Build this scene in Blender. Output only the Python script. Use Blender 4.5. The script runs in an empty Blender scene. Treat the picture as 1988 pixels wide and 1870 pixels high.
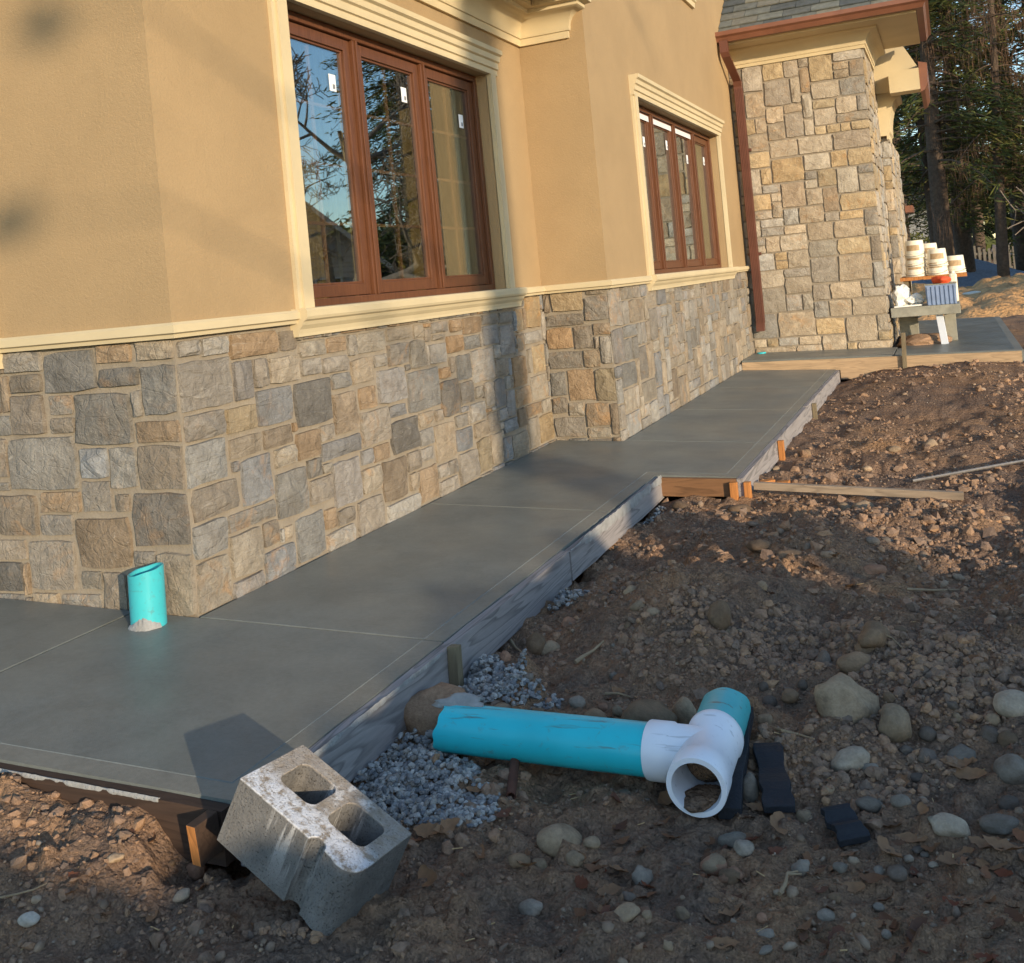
import bpy, bmesh, math, random
import numpy as np
from mathutils import Matrix, Vector

# ------------------------------------------------------------------ camera, sky, sun, exposure
SC = bpy.context.scene
COL = SC.collection
H = 1.1
YAW, PITCH, ROLL, FPX = 0.3952, 0.0060, -0.0939, 2040.0
PPX, PPY, PW, PH = 994.0, 545.0, 1988.0, 1870.0
def cam_axes():
    f = np.array([-math.sin(YAW)*math.cos(PITCH), math.cos(YAW)*math.cos(PITCH), math.sin(PITCH)])
    r = np.array([math.cos(YAW), math.sin(YAW), 0.0]); u = np.cross(r, f)
    c, s = math.cos(ROLL), math.sin(ROLL)
    return np.array([c*r+s*u, -s*r+c*u, f])
RM = cam_axes()
cam_data = bpy.data.cameras.new('camera'); cam = bpy.data.objects.new('camera', cam_data); COL.objects.link(cam)
cam.matrix_world = Matrix(((RM[0][0], RM[1][0], -RM[2][0], 0), (RM[0][1], RM[1][1], -RM[2][1], 0),
                           (RM[0][2], RM[1][2], -RM[2][2], H), (0, 0, 0, 1)))
cam_data.sensor_fit = 'HORIZONTAL'; cam_data.sensor_width = 36.0
cam_data.lens = FPX/PW*36.0
cam_data.shift_y = -(PH/2-PPY)/PW
cam_data.clip_start = 0.05; cam_data.clip_end = 2000
SC.camera = cam

SUN_AZ = math.atan2(0.78, -0.625)          # clockwise from +Y
SUN_EL = math.radians(10.5)
world = bpy.data.worlds.new('World'); SC.world = world; world.use_nodes = True
wn = world.node_tree
sky = wn.nodes.new('ShaderNodeTexSky'); sky.sky_type = 'NISHITA'; sky.sun_disc = False
sky.sun_elevation = SUN_EL; sky.sun_rotation = SUN_AZ; sky.air_density = 1.0; sky.altitude = 0.0; sky.dust_density = 0.22; sky.ozone_density = 2.2
wn.links.new(sky.outputs[0], wn.nodes['Background'].inputs[0]); wn.nodes['Background'].inputs[1].default_value = 0.15
sd = bpy.data.lights.new('sun', 'SUN'); sd.energy = 2.25; sd.angle = math.radians(0.53); sd.color = (1.0, 0.82, 0.58)
sun = bpy.data.objects.new('sun', sd); COL.objects.link(sun)
SDIR = Vector((math.sin(SUN_AZ)*math.cos(SUN_EL), math.cos(SUN_AZ)*math.cos(SUN_EL), math.sin(SUN_EL)))
sun.rotation_euler = SDIR.to_track_quat('Z', 'Y').to_euler(); sun.location = (8, -6, 9)
SC.view_settings.view_transform = 'Standard'; SC.view_settings.look = 'None'
SC.view_settings.exposure = 1.22; SC.view_settings.gamma = 1.0; SC.view_settings.use_curve_mapping = False
SC.render.engine = 'CYCLES'

rnd = random.Random(7)
NR = np.random.default_rng(7)

# ------------------------------------------------------------------ pixel rays (photograph at 1988 px wide)
def ray(u, v):
    return RM.T @ np.array([(u-PPX)/FPX, -(v-PPY)/FPX, 1.0])
def hit(u, v, ax, val):
    d = ray(u, v); o = np.array([0, 0, H]); return o+(val-o[ax])/d[ax]*d
def pj(P):
    q = RM @ (np.asarray(P, float)-np.array([0, 0, H])); return PPX+FPX*q[0]/q[2], PPY-FPX*q[1]/q[2]
def cr(c, x, y):
    return (c[0]+x/c[2])/1.52113, (c[1]+y/c[2])/1.52113

# ------------------------------------------------------------------ helpers
def s2l(c):
    return tuple(((x/255)/12.92 if x/255 <= 0.04045 else ((x/255+0.055)/1.055)**2.4) for x in c)
def link(o, parent=None):
    COL.objects.link(o)
    if parent is not None:
        o.parent = parent
        if parent.parent is None: o.matrix_parent_inverse = parent.matrix_basis.inverted()
    return o
def tag(o, label=None, cat=None, group=None, kind=None):
    if label: o['label'] = label
    if cat: o['category'] = cat
    if group: o['group'] = group
    if kind: o['kind'] = kind
    return o
def empty(name, loc=(0, 0, 0), parent=None):
    o = bpy.data.objects.new(name, None); o.location = loc; o.empty_display_size = .1
    return link(o, parent)
def mesh_np(name, V, F, smooth=False):
    """V (n,3), F (m,k) uniform polygons -> mesh"""
    V = np.asarray(V, np.float32); F = np.asarray(F, np.int32); me = bpy.data.meshes.new(name)
    k = F.shape[1]
    me.vertices.add(len(V)); me.vertices.foreach_set('co', V.ravel())
    me.loops.add(F.size); me.loops.foreach_set('vertex_index', F.ravel())
    me.polygons.add(len(F)); me.polygons.foreach_set('loop_start', np.arange(0, F.size, k, dtype=np.int32))
    me.polygons.foreach_set('loop_total', np.full(len(F), k, np.int32))
    me.polygons.foreach_set('use_smooth', np.full(len(F), smooth, bool))
    me.update(calc_edges=True); me.validate(); return me
class MB:
    """collects shapes into one mesh"""
    def __init__(s): s.v = []; s.f = []; s.m = []
    def add(s, V, F, m=0):
        b = len(s.v); s.v += [tuple(map(float, p)) for p in V]; s.f += [tuple(b+i for i in f) for f in F]; s.m += [m]*len(F); return s
    def box(s, a, b, m=0):
        x0, y0, z0 = [min(p, q) for p, q in zip(a, b)]; x1, y1, z1 = [max(p, q) for p, q in zip(a, b)]
        V = [(x0, y0, z0), (x1, y0, z0), (x1, y1, z0), (x0, y1, z0), (x0, y0, z1), (x1, y0, z1), (x1, y1, z1), (x0, y1, z1)]
        return s.add(V, [(3, 2, 1, 0), (4, 5, 6, 7), (0, 1, 5, 4), (1, 2, 6, 5), (2, 3, 7, 6), (3, 0, 4, 7)], m)
    def beam(s, p, q, w, h, up=(0, 0, 1), m=0):
        p = Vector(p); q = Vector(q); d = (q-p).normalized(); u = Vector(up); r = d.cross(u)
        if r.length < 1e-4: r = d.cross(Vector((1, 0, 0)))
        r.normalize(); u = r.cross(d)
        V = [e+r*(w/2*a)+u*(h/2*b) for e in (p, q) for a, b in ((-1, -1), (1, -1), (1, 1), (-1, 1))]
        return s.add(V, [(3, 2, 1, 0), (4, 5, 6, 7), (0, 1, 5, 4), (1, 2, 6, 5), (2, 3, 7, 6), (3, 0, 4, 7)], m)
    def prism(s, poly, ax, a, b, m=0):
        """poly: 2D points in the two other axes (cyclic order), extruded along ax from a to b"""
        n = len(poly)
        def P(p, t):
            c = [0, 0, 0]; o = [i for i in range(3) if i != ax]; c[o[0]], c[o[1]] = p; c[ax] = t; return c
        V = [P(p, a) for p in poly]+[P(p, b) for p in poly]
        F = [tuple(range(n-1, -1, -1)), tuple(range(n, 2*n))]+[(i, (i+1) % n, n+(i+1) % n, n+i) for i in range(n)]
        return s.add(V, F, m)
    def tube(s, pts, rad, n=8, cap=True, m=0):
        pts = [Vector(p) for p in pts]; rad = rad if hasattr(rad, '__len__') else [rad]*len(pts)
        V = []; F = []
        d = (pts[1]-pts[0]).normalized(); r = d.orthogonal().normalized()
        for i, p in enumerate(pts):
            dd = (pts[min(i+1, len(pts)-1)]-pts[max(i-1, 0)])
            if dd.length > 1e-9: d = dd.normalized()
            r = (r-d*r.dot(d)); r = r.normalized() if r.length > 1e-6 else d.orthogonal().normalized()
            q = d.cross(r)
            for k in range(n):
                a = 2*math.pi*k/n; V.append(p+(r*math.cos(a)+q*math.sin(a))*rad[i])
        for i in range(len(pts)-1):
            for k in range(n):
                k2 = (k+1) % n; F.append((i*n+k, i*n+k2, (i+1)*n+k2, (i+1)*n+k))
        if cap: F.append(tuple(range(n-1, -1, -1))); F.append(tuple(range((len(pts)-1)*n, len(pts)*n)))
        return s.add(V, F, m)
    def lathe(s, prof, origin, axis, n=32, m=0, close=True):
        """prof (radius, along) ring by ring about axis through origin"""
        o = Vector(origin); d = Vector(axis).normalized(); r = d.orthogonal().normalized(); q = d.cross(r)
        V = [o+d*t+(r*math.cos(2*math.pi*k/n)+q*math.sin(2*math.pi*k/n))*a for a, t in prof for k in range(n)]
        c = len(prof); F = []
        for i in range(c if close else c-1):
            j = (i+1) % c
            for k in range(n):
                k2 = (k+1) % n; F.append((i*n+k, i*n+k2, j*n+k2, j*n+k))
        return s.add(V, F, m)
    def sweep(s, path, prof, m=0):
        """path: plan points (x,y); outward is to the right of travel; prof: (outward, z) closed polygon"""
        P = [Vector((p[0], p[1])) for p in path]; n = len(prof); V = []; F = []
        for i, p in enumerate(P):
            d0 = (P[i]-P[i-1]).normalized() if i > 0 else None
            d1 = (P[i+1]-P[i]).normalized() if i < len(P)-1 else None
            n0 = Vector((d0.y, -d0.x)) if d0 else Vector((d1.y, -d1.x)); n1 = Vector((d1.y, -d1.x)) if d1 else n0
            o = (n0+n1); o = o/(o.dot(n0))
            V += [(p.x+o.x*a, p.y+o.y*a, z) for a, z in prof]
        for i in range(len(P)-1):
            for k in range(n): k2 = (k+1) % n; F.append((i*n+k, (i+1)*n+k, (i+1)*n+k2, i*n+k2))
        F.append(tuple(range(n))); F.append(tuple(range((len(P)-1)*n+n-1, (len(P)-1)*n-1, -1)))
        return s.add(V, F, m)
    def build(s, name, mats, parent=None, smooth=False, bevel=0, recalc=True, angle=35):
        me = bpy.data.meshes.new(name); me.from_pydata(s.v, [], s.f)
        mats = mats if isinstance(mats, (list, tuple)) else [mats]
        for mt in mats: me.materials.append(mt)
        if len(mats) > 1: me.polygons.foreach_set('material_index', s.m)
        if recalc:
            bm = bmesh.new(); bm.from_mesh(me); bmesh.ops.recalc_face_normals(bm, faces=bm.faces[:])
            bm.to_mesh(me); bm.free()
        if smooth:
            me.polygons.foreach_set('use_smooth', [True]*len(me.polygons))
            if angle < 180: me.set_sharp_from_angle(angle=math.radians(angle))
        me.update()
        o = bpy.data.objects.new(name, me); link(o, parent)
        if bevel:
            b = o.modifiers.new('bevel', 'BEVEL'); b.width = bevel; b.segments = 2; b.limit_method = 'ANGLE'; b.angle_limit = math.radians(40)
        return o

# numpy value noise ------------------------------------------------
def vnoise(x, y, seed=0):
    xi = np.floor(x).astype(np.int64); yi = np.floor(y).astype(np.int64); xf = x-xi; yf = y-yi
    u = xf*xf*xf*(xf*(xf*6-15)+10); v = yf*yf*yf*(yf*(yf*6-15)+10)
    def h(a, b):
        n = (a*374761393+b*668265263+seed*1442695041) & 0xffffffff
        n = ((n ^ (n >> 13))*1274126177) & 0xffffffff
        return ((n ^ (n >> 16)) & 0xffff)/65535.0
    return (h(xi, yi)*(1-u)+h(xi+1, yi)*u)*(1-v)+(h(xi, yi+1)*(1-u)+h(xi+1, yi+1)*u)*v-0.5
def fbm(x, y, sc, oc=4, seed=0, gain=.5):
    t = 0; a = 1.0
    for i in range(oc): t = t+a*vnoise(x*sc*2**i+17.3*i, y*sc*2**i+5.1*i, seed+i); a *= gain
    return t

# ------------------------------------------------------------------ materials
class NT:
    def __init__(s, name):
        s.mat = bpy.data.materials.new(name); s.mat.use_nodes = True; s.t = s.mat.node_tree; s.b = s.t.nodes['Principled BSDF']
        s.out = s.t.nodes['Material Output']
    def n(s, typ, **kw):
        nd = s.t.nodes.new(typ)
        for k, v in kw.items():
            if k in nd.inputs.keys() if isinstance(k, str) else False: nd.inputs[k].default_value = v
            else: setattr(nd, k, v)
        return nd
    def l(s, a, b): s.t.links.new(a, b)
    def coord(s, kind='Object', scale=(1, 1, 1), off=None):
        if kind == 'World': src = s.n('ShaderNodeNewGeometry').outputs['Position']
        else: src = s.n('ShaderNodeTexCoord').outputs[kind]
        mp = s.n('ShaderNodeMapping'); mp.inputs['Scale'].default_value = scale; s.l(src, mp.inputs[0])
        if off is not None: s.l(off, mp.inputs['Location'])
        return mp.outputs[0]
    def noise(s, vec, scale, detail=4, rough=.55, dist=0.0):
        nd = s.n('ShaderNodeTexNoise'); nd.inputs['Scale'].default_value = scale; nd.inputs['Detail'].default_value = detail
        nd.inputs['Roughness'].default_value = rough; nd.inputs['Distortion'].default_value = dist
        s.l(vec, nd.inputs['Vector']); return nd.outputs['Fac']
    def ramp(s, fac, stops):
        nd = s.n('ShaderNodeValToRGB'); cr_ = nd.color_ramp
        while len(cr_.elements) < len(stops): cr_.elements.new(.5)
        for e, (p, c) in zip(cr_.elements, stops): e.position = p; e.color = (*c, 1) if len(c) == 3 else c
        s.l(fac, nd.inputs[0]); return nd.outputs[0]
    def mix(s, fac, a, b, typ='MIX'):
        nd = s.n('ShaderNodeMix'); nd.data_type = 'RGBA'; nd.blend_type = typ
        for inp, v in ((nd.inputs[0], fac), (nd.inputs[6], a), (nd.inputs[7], b)):
            if hasattr(v, 'is_linked') or hasattr(v, 'links'): s.l(v, inp)
            else: inp.default_value = v if not isinstance(v, tuple) else ((*v, 1) if len(v) == 3 else v)
        return nd.outputs[2]
    def math(s, op, a, b=0.0):
        nd = s.n('ShaderNodeMath'); nd.operation = op
        for i, v in enumerate((a, b)):
            if hasattr(v, 'links'): s.l(v, nd.inputs[i])
            else: nd.inputs[i].default_value = v
        return nd.outputs[0]
    def bump(s, h, strength=.5, dist=.01, prev=None):
        nd = s.n('ShaderNodeBump'); nd.inputs['Strength'].default_value = strength; nd.inputs['Distance'].default_value = dist
        s.l(h, nd.inputs['Height'])
        if prev is not None: s.l(prev, nd.inputs['Normal'])
        return nd.outputs[0]
    def fin(s, color=None, rough=None, normal=None, metal=None, spec=None):
        for nm, v in (('Base Color', color), ('Roughness', rough), ('Normal', normal), ('Metallic', metal), ('Specular IOR Level', spec)):
            if v is None: continue
            if hasattr(v, 'links'): s.l(v, s.b.inputs[nm])
            else: s.b.inputs[nm].default_value = (*v, 1) if isinstance(v, tuple) else v
        return s.mat
def scalec(c, k): return tuple(x*k for x in c)

def simple(name, srgb, rough=.6, var=.15, nscale=8, bumpS=0.0, bscale=60, bdist=.004, metal=0.0, spec=.4, kind='Object'):
    t = NT(name); c = s2l(srgb); v = t.coord(kind)
    n = t.noise(v, nscale, 5)
    col = t.ramp(n, [(.3, scalec(c, 1-var)), (.7, scalec(c, 1+var))])
    nm = t.bump(t.noise(v, bscale, 4), bumpS, bdist) if bumpS else None
    return t.fin(col, rough, nm, metal, spec)

def mat_stucco():
    t = NT('stucco'); v = t.coord('World')
    c = s2l((168, 142, 106))
    a = t.noise(v, 1.1, 4, .6); col = t.ramp(a, [(.3, scalec(c, .9)), (.7, scalec(c, 1.08))])
    col = t.mix(t.ramp(t.noise(v, 3.2, 6, .7, .5), [(.5, (0, 0, 0)), (.7, (.35, .35, .35))]), col, scalec(c, .80))
    col = t.mix(t.math('MULTIPLY', t.noise(v, 130, 3), .35), col, scalec(c, .62))
    b1 = t.bump(t.noise(v, 190, 3, .6), .5, .004)
    b2 = t.bump(t.noise(v, 75, 3, .6), .5, .0042, b1)
    return t.fin(col, .9, b2, spec=.2)
def mat_trim():
    t = NT('cream_trim'); v = t.coord('World'); c = s2l((200, 182, 146))
    col = t.ramp(t.noise(v, 3, 5), [(.3, scalec(c, .92)), (.7, scalec(c, 1.05))])
    col = t.mix(t.ramp(t.noise(v, 14, 6, .7), [(.62, (0, 0, 0)), (.8, (.3, .3, .3))]), col, scalec(c, .7))
    return t.fin(col, .75, t.bump(t.noise(v, 220, 3), .3, .0015), spec=.25)
def mat_mortar():
    t = NT('mortar'); v = t.coord('World'); c = s2l((150, 138, 121))
    col = t.ramp(t.noise(v, 9, 6, .65), [(.25, scalec(c, .78)), (.75, scalec(c, 1.1))])
    return t.fin(col, .95, t.bump(t.noise(v, 90, 5, .7), .7, .006), spec=.15)
def mat_stone(attr=False):
    t = NT('cleft_stone_joined' if attr else 'cleft_stone')
    if attr:
        base = t.n('ShaderNodeVertexColor', layer_name='Col').outputs[0]; v = t.coord('World')
        rv = t.n('ShaderNodeNewGeometry').outputs['Random Per Island']
    else:
        oi = t.n('ShaderNodeObjectInfo'); base = oi.outputs['Color']; rv = oi.outputs['Random']
        comb = t.n('ShaderNodeCombineXYZ'); t.l(t.math('MULTIPLY', rv, 37.0), comb.inputs[0]); t.l(t.math('MULTIPLY', rv, 91.0), comb.inputs[2])
        v = t.coord('World', off=comb.outputs[0])
    big = t.noise(v, 9, 5, .62, 1.0)
    col = t.mix(t.ramp(big, [(.34, (.0, .0, .0)), (.66, (1, 1, 1))]), t.mix(.9, base, (.66, .64, .62, 1), 'MULTIPLY'), base)
    rust = t.math('MULTIPLY', t.ramp(t.noise(v, 8, 4, .6, 1.2), [(.52, (0, 0, 0)), (.70, (1, 1, 1))]), t.ramp(rv, [(.45, (0, 0, 0)), (1.0, (.55, .55, .55))]))
    col = t.mix(rust, col, s2l((178, 134, 84)) + (1,))
    mp = t.n('ShaderNodeMapping'); mp.inputs['Rotation'].default_value = (.5, .8, .6); mp.inputs['Scale'].default_value = (1.0, .22, 1.0); t.l(v, mp.inputs[0])
    lam = t.noise(mp.outputs[0], 30, 5, .6, 1.8)
    col = t.mix(t.ramp(lam, [(.60, (0, 0, 0)), (.74, (.5, .5, .5))]), col, t.mix(.5, col, s2l((214, 204, 188)) + (1,)))
    col = t.mix(t.ramp(t.noise(v, 190, 3, .7), [(.36, (.3, .3, .3)), (.60, (0, 0, 0))]), col, t.mix(1.0, col, (.5, .49, .48, 1), 'MULTIPLY'))
    vo = t.n('ShaderNodeTexVoronoi'); vo.feature = 'DISTANCE_TO_EDGE'; vo.inputs['Scale'].default_value = 9; t.l(mp.outputs[0], vo.inputs['Vector'])
    crack = t.ramp(vo.outputs['Distance'], [(.0, (0, 0, 0)), (.03, (1, 1, 1))])
    h1 = t.math('ADD', t.math('ADD', t.math('MULTIPLY', t.noise(v, 22, 6, .62, .5), 1.0), t.math('MULTIPLY', lam, .5)), t.math('MULTIPLY', crack, .12))
    b = t.bump(h1, 1.0, .015); b = t.bump(t.noise(v, 150, 4, .7), .45, .003, b)
    return t.fin(col, .85, b, spec=.25)
def mat_concrete(name, srgb, rough, brush=True):
    t = NT(name); v = t.coord('World'); c = s2l(srgb)
    col = t.ramp(t.noise(v, 1.6, 6, .6), [(.3, scalec(c, .78)), (.7, scalec(c, 1.2))])
    col = t.mix(t.ramp(t.noise(v, 4.5, 6, .7, .6), [(.45, (0, 0, 0)), (.62, (.55, .55, .55))]), col, scalec(c, .66) + (1,))
    col = t.mix(.35, col, t.ramp(t.noise(v, 60, 4, .7), [(.3, scalec(c, .7)), (.7, scalec(c, 1.25))]))
    vb = t.coord('World', scale=(3, 140, 1)) if brush else v
    ro = t.ramp(t.noise(v, 2.2, 4), [(.3, (rough-.1,)*3), (.7, (rough+.12,)*3)])
    b = t.bump(t.noise(vb, 1.6 if brush else 120, 3, .6), .3, .0022); b = t.bump(t.noise(v, 260, 3), .35, .0015, b)
    return t.fin(col, ro, b, spec=.45)
def mat_wood(name, srgb, dark=.45, axis=1, scale=1.0, rough=.75, grain=1.0, bumpS=.5):
    t = NT(name); c = s2l(srgb)
    sc = [18*scale]*3; sc[axis] = 1.3*scale
    oi = t.n('ShaderNodeObjectInfo'); comb = t.n('ShaderNodeCombineXYZ')
    for i in range(3): t.l(t.math('MULTIPLY', oi.outputs['Random'], 13.0+7*i), comb.inputs[i])
    v = t.coord('Object', scale=tuple(sc), off=comb.outputs[0])
    n1 = t.noise(v, .55, 3, .5, .9)
    rings = t.math('FRACT', t.math('MULTIPLY', n1, 9.0*grain))
    r = t.ramp(rings, [(0, scalec(c, 1.12)), (.62, scalec(c, .92)), (.9, scalec(c, dark)), (1.0, scalec(c, 1.0))])
    fib = t.noise(v, 4.5, 4, .7)
    col = t.mix(.45, r, t.ramp(fib, [(.3, scalec(c, .6)), (.7, scalec(c, 1.2))]))
    b = t.bump(rings, bumpS*.35, .002); b = t.bump(fib, bumpS, .0015, b)
    return t.fin(col, rough, b, spec=.3)
def mat_glass():
    t = NT('window_glass')
    lw = t.n('ShaderNodeLayerWeight'); lw.inputs[0].default_value = .5
    fac = t.math('ADD', t.math('MULTIPLY', t.math('POWER', lw.outputs['Facing'], 3.0), .78), .22)
    tr = t.n('ShaderNodeBsdfTransparent'); tr.inputs[0].default_value = (.80, .83, .82, 1)
    gl = t.n('ShaderNodeBsdfGlossy'); gl.inputs['Roughness'].default_value = .0; gl.inputs[0].default_value = (.84, .94, 1, 1)
    mx = t.n('ShaderNodeMixShader'); t.l(fac, mx.inputs[0]); t.l(tr.outputs[0], mx.inputs[1]); t.l(gl.outputs[0], mx.inputs[2])
    t.l(mx.outputs[0], t.out.inputs[0]); return t.mat
def mat_soil():
    t = NT('bare_soil'); v = t.coord('World')
    a = t.noise(v, .9, 5, .6); b = t.noise(v, 5, 6, .65); f = t.noise(v, 55, 5, .7)
    col = t.ramp(a, [(.32, s2l((140, 116, 98))), (.5, s2l((166, 132, 104))), (.68, s2l((184, 144, 106)))])
    col = t.mix(t.ramp(b, [(.4, (0, 0, 0)), (.66, (.75, .75, .75))]), col, s2l((122, 106, 94)) + (1,))
    col = t.mix(.6, col, t.mix(1.0, col, t.ramp(f, [(.28, (.35, .33, .32)), (.7, (1.35, 1.3, 1.25))]), 'MULTIPLY'))
    h = t.math('ADD', t.noise(v, 38, 6, .7), t.math('MULTIPLY', t.noise(v, 150, 4, .7), .5))
    def crumbs(sc):
        vo = t.n('ShaderNodeTexVoronoi'); vo.feature = 'F1'; vo.inputs['Scale'].default_value = sc; t.l(v, vo.inputs['Vector']); return t.math('SUBTRACT', 1.0, vo.outputs['Distance'])
    bp = t.bump(h, 1.0, .020)
    bp = t.bump(t.math('MULTIPLY', crumbs(46), t.noise(v, 9, 3)), .9, .030, bp); bp = t.bump(crumbs(120), .7, .008, bp)
    return t.fin(col, .95, bp, spec=.15)
def mat_pebble(name, stops, kind='island', scale=40, bumpS=.4):
    t = NT(name); v = t.coord('World')
    rv = t.n('ShaderNodeNewGeometry').outputs['Random Per Island'] if kind == 'island' else t.n('ShaderNodeObjectInfo').outputs['Random']
    k = len(stops); col = t.ramp(rv, [(i/(k-1), s2l(c)) for i, c in enumerate(stops)])
    col = t.mix(.7, col, t.mix(1.0, col, t.ramp(t.noise(v, scale, 5, .65), [(.3, (.55, .53, .5)), (.7, (1.25, 1.22, 1.2))]), 'MULTIPLY'))
    return t.fin(col, .85, t.bump(t.noise(v, scale*2.5, 4, .7), bumpS, .004), spec=.3)
def mat_rock():
    t = NT('field_rock'); oi = t.n('ShaderNodeObjectInfo'); v = t.coord('World')
    base = oi.outputs['Color']
    n = t.noise(v, 16, 5, .6, .5)
    col = t.mix(1.0, base, t.ramp(n, [(.3, (.7, .67, .64)), (.7, (1.18, 1.16, 1.13))]), 'MULTIPLY')
    col = t.mix(t.ramp(t.noise(v, 9, 5, .7), [(.52, (0, 0, 0)), (.68, (.6, .6, .6))]), col, s2l((98, 82, 66)) + (1,))
    col = t.mix(.5, col, t.mix(1.0, col, t.ramp(t.noise(v, 120, 4, .7), [(.3, (.6, .6, .6)), (.7, (1.2, 1.2, 1.2))]), 'MULTIPLY'))
    b = t.bump(t.noise(v, 30, 6, .65), .6, .01); b = t.bump(t.noise(v, 170, 3), .4, .002, b)
    return t.fin(col, .85, b, spec=.3)
def mat_pvc(name, srgb, dirt=.5):
    t = NT(name); v = t.coord('World'); c = s2l(srgb)
    col = t.ramp(t.noise(v, 6, 4), [(.3, scalec(c, .92)), (.7, scalec(c, 1.05))])
    d = t.ramp(t.noise(v, 22, 6, .72, .6), [(.60, (0, 0, 0)), (.72, (dirt,)*3)])
    col = t.mix(d, col, s2l((112, 98, 84)) + (1,))
    vs = t.coord('World', scale=(2.2, 40, 40)); sc_ = t.ramp(t.noise(vs, 1.3, 4, .6), [(.61, (0, 0, 0)), (.67, (dirt,)*3)])
    col = t.mix(sc_, col, s2l((92, 84, 74)) + (1,))
    ro = t.ramp(t.noise(v, 30, 4), [(.3, (.28,)*3), (.7, (.45,)*3)])
    return t.fin(col, ro, t.bump(t.noise(v, 60, 3), .12, .002), spec=.5)
def mat_block():
    t = NT('block_concrete'); v = t.coord('Object'); c = s2l((126, 122, 117))
    col = t.ramp(t.noise(v, 12, 5), [(.3, scalec(c, .75)), (.7, scalec(c, 1.12))])
    # mortar slop on the cored face and streaks down the side
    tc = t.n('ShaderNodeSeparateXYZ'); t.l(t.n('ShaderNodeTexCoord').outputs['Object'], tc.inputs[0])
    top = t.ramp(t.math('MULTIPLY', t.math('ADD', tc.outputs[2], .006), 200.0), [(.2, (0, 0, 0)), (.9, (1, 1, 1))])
    slop = t.ramp(t.noise(v, 34, 6, .7), [(.40, (0, 0, 0)), (.52, (1, 1, 1))])
    vs = t.coord('Object', scale=(1, 1, .12))
    st = t.ramp(t.noise(vs, 34, 4, .6), [(.53, (0, 0, 0)), (.61, (1, 1, 1))])
    fadez = t.ramp(t.math('ADD', t.math('MULTIPLY', tc.outputs[2], 6.0), 1.0), [(.1, (0, 0, 0)), (.9, (1, 1, 1))])
    fadex = t.ramp(t.math('MULTIPLY', tc.outputs[0], 3.1), [(.28, (0, 0, 0)), (.38, (1, 1, 1)), (.70, (1, 1, 1)), (.78, (0, 0, 0))])
    col = t.mix(t.math('MULTIPLY', top, .7), col, t.mix(1.0, s2l((172, 156, 136)) + (1,), t.ramp(t.noise(v, 26, 5, .7), [(.3, (.7, .68, .66)), (.7, (1.1, 1.1, 1.1))]), 'MULTIPLY'))  # cored face tinted lighter and warmer, sunlight put into its colour
    m1 = t.math('MULTIPLY', st, t.math('MULTIPLY', fadez, fadex))
    col = t.mix(t.math('MULTIPLY', m1, .8), col, s2l((205, 200, 194)) + (1,))
    edge = t.ramp(tc.outputs[1], [(.05, (1, 1, 1)), (.10, (0, 0, 0))])
    col = t.mix(t.math('MULTIPLY', top, t.math('MULTIPLY', t.math('ADD', t.math('MULTIPLY', edge, .85), .15), slop)), col, s2l((212, 212, 214)) + (1,))
    pores = t.ramp(t.noise(v, 210, 3, .8), [(.30, (0, 0, 0)), (.42, (1, 1, 1))]); col = t.mix(t.math('SUBTRACT', 1.0, pores), col, t.mix(1.0, col, (.45, .44, .42, 1), 'MULTIPLY'))
    b = t.bump(t.math('ADD', t.noise(v, 130, 4, .8), pores), 1.0, .004); b = t.bump(t.noise(v, 35, 5), .5, .009, b)
    return t.fin(col, .95, b, spec=.2)
def mat_leaf(name, stops):
    t = NT(name); rv = t.n('ShaderNodeNewGeometry').outputs['Random Per Island']
    k = len(stops); col = t.ramp(rv, [(i/(k-1), s2l(c)) for i, c in enumerate(stops)])
    v = t.coord('World'); col = t.mix(.4, col, t.mix(1.0, col, t.ramp(t.noise(v, 80, 3), [(.3, (.6, .6, .6)), (.7, (1.25, 1.2, 1.2))]), 'MULTIPLY'))
    return t.fin(col, .7, None, spec=.25)
def mat_metal(name, srgb, rough=.35, metal=.6):
    t = NT(name); v = t.coord('World'); c = s2l(srgb)
    col = t.ramp(t.noise(v, 5, 5), [(.3, scalec(c, .85)), (.7, scalec(c, 1.1))])
    return t.fin(col, rough, t.bump(t.noise(v, 9, 3), .08, .004), metal, .5)
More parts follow.
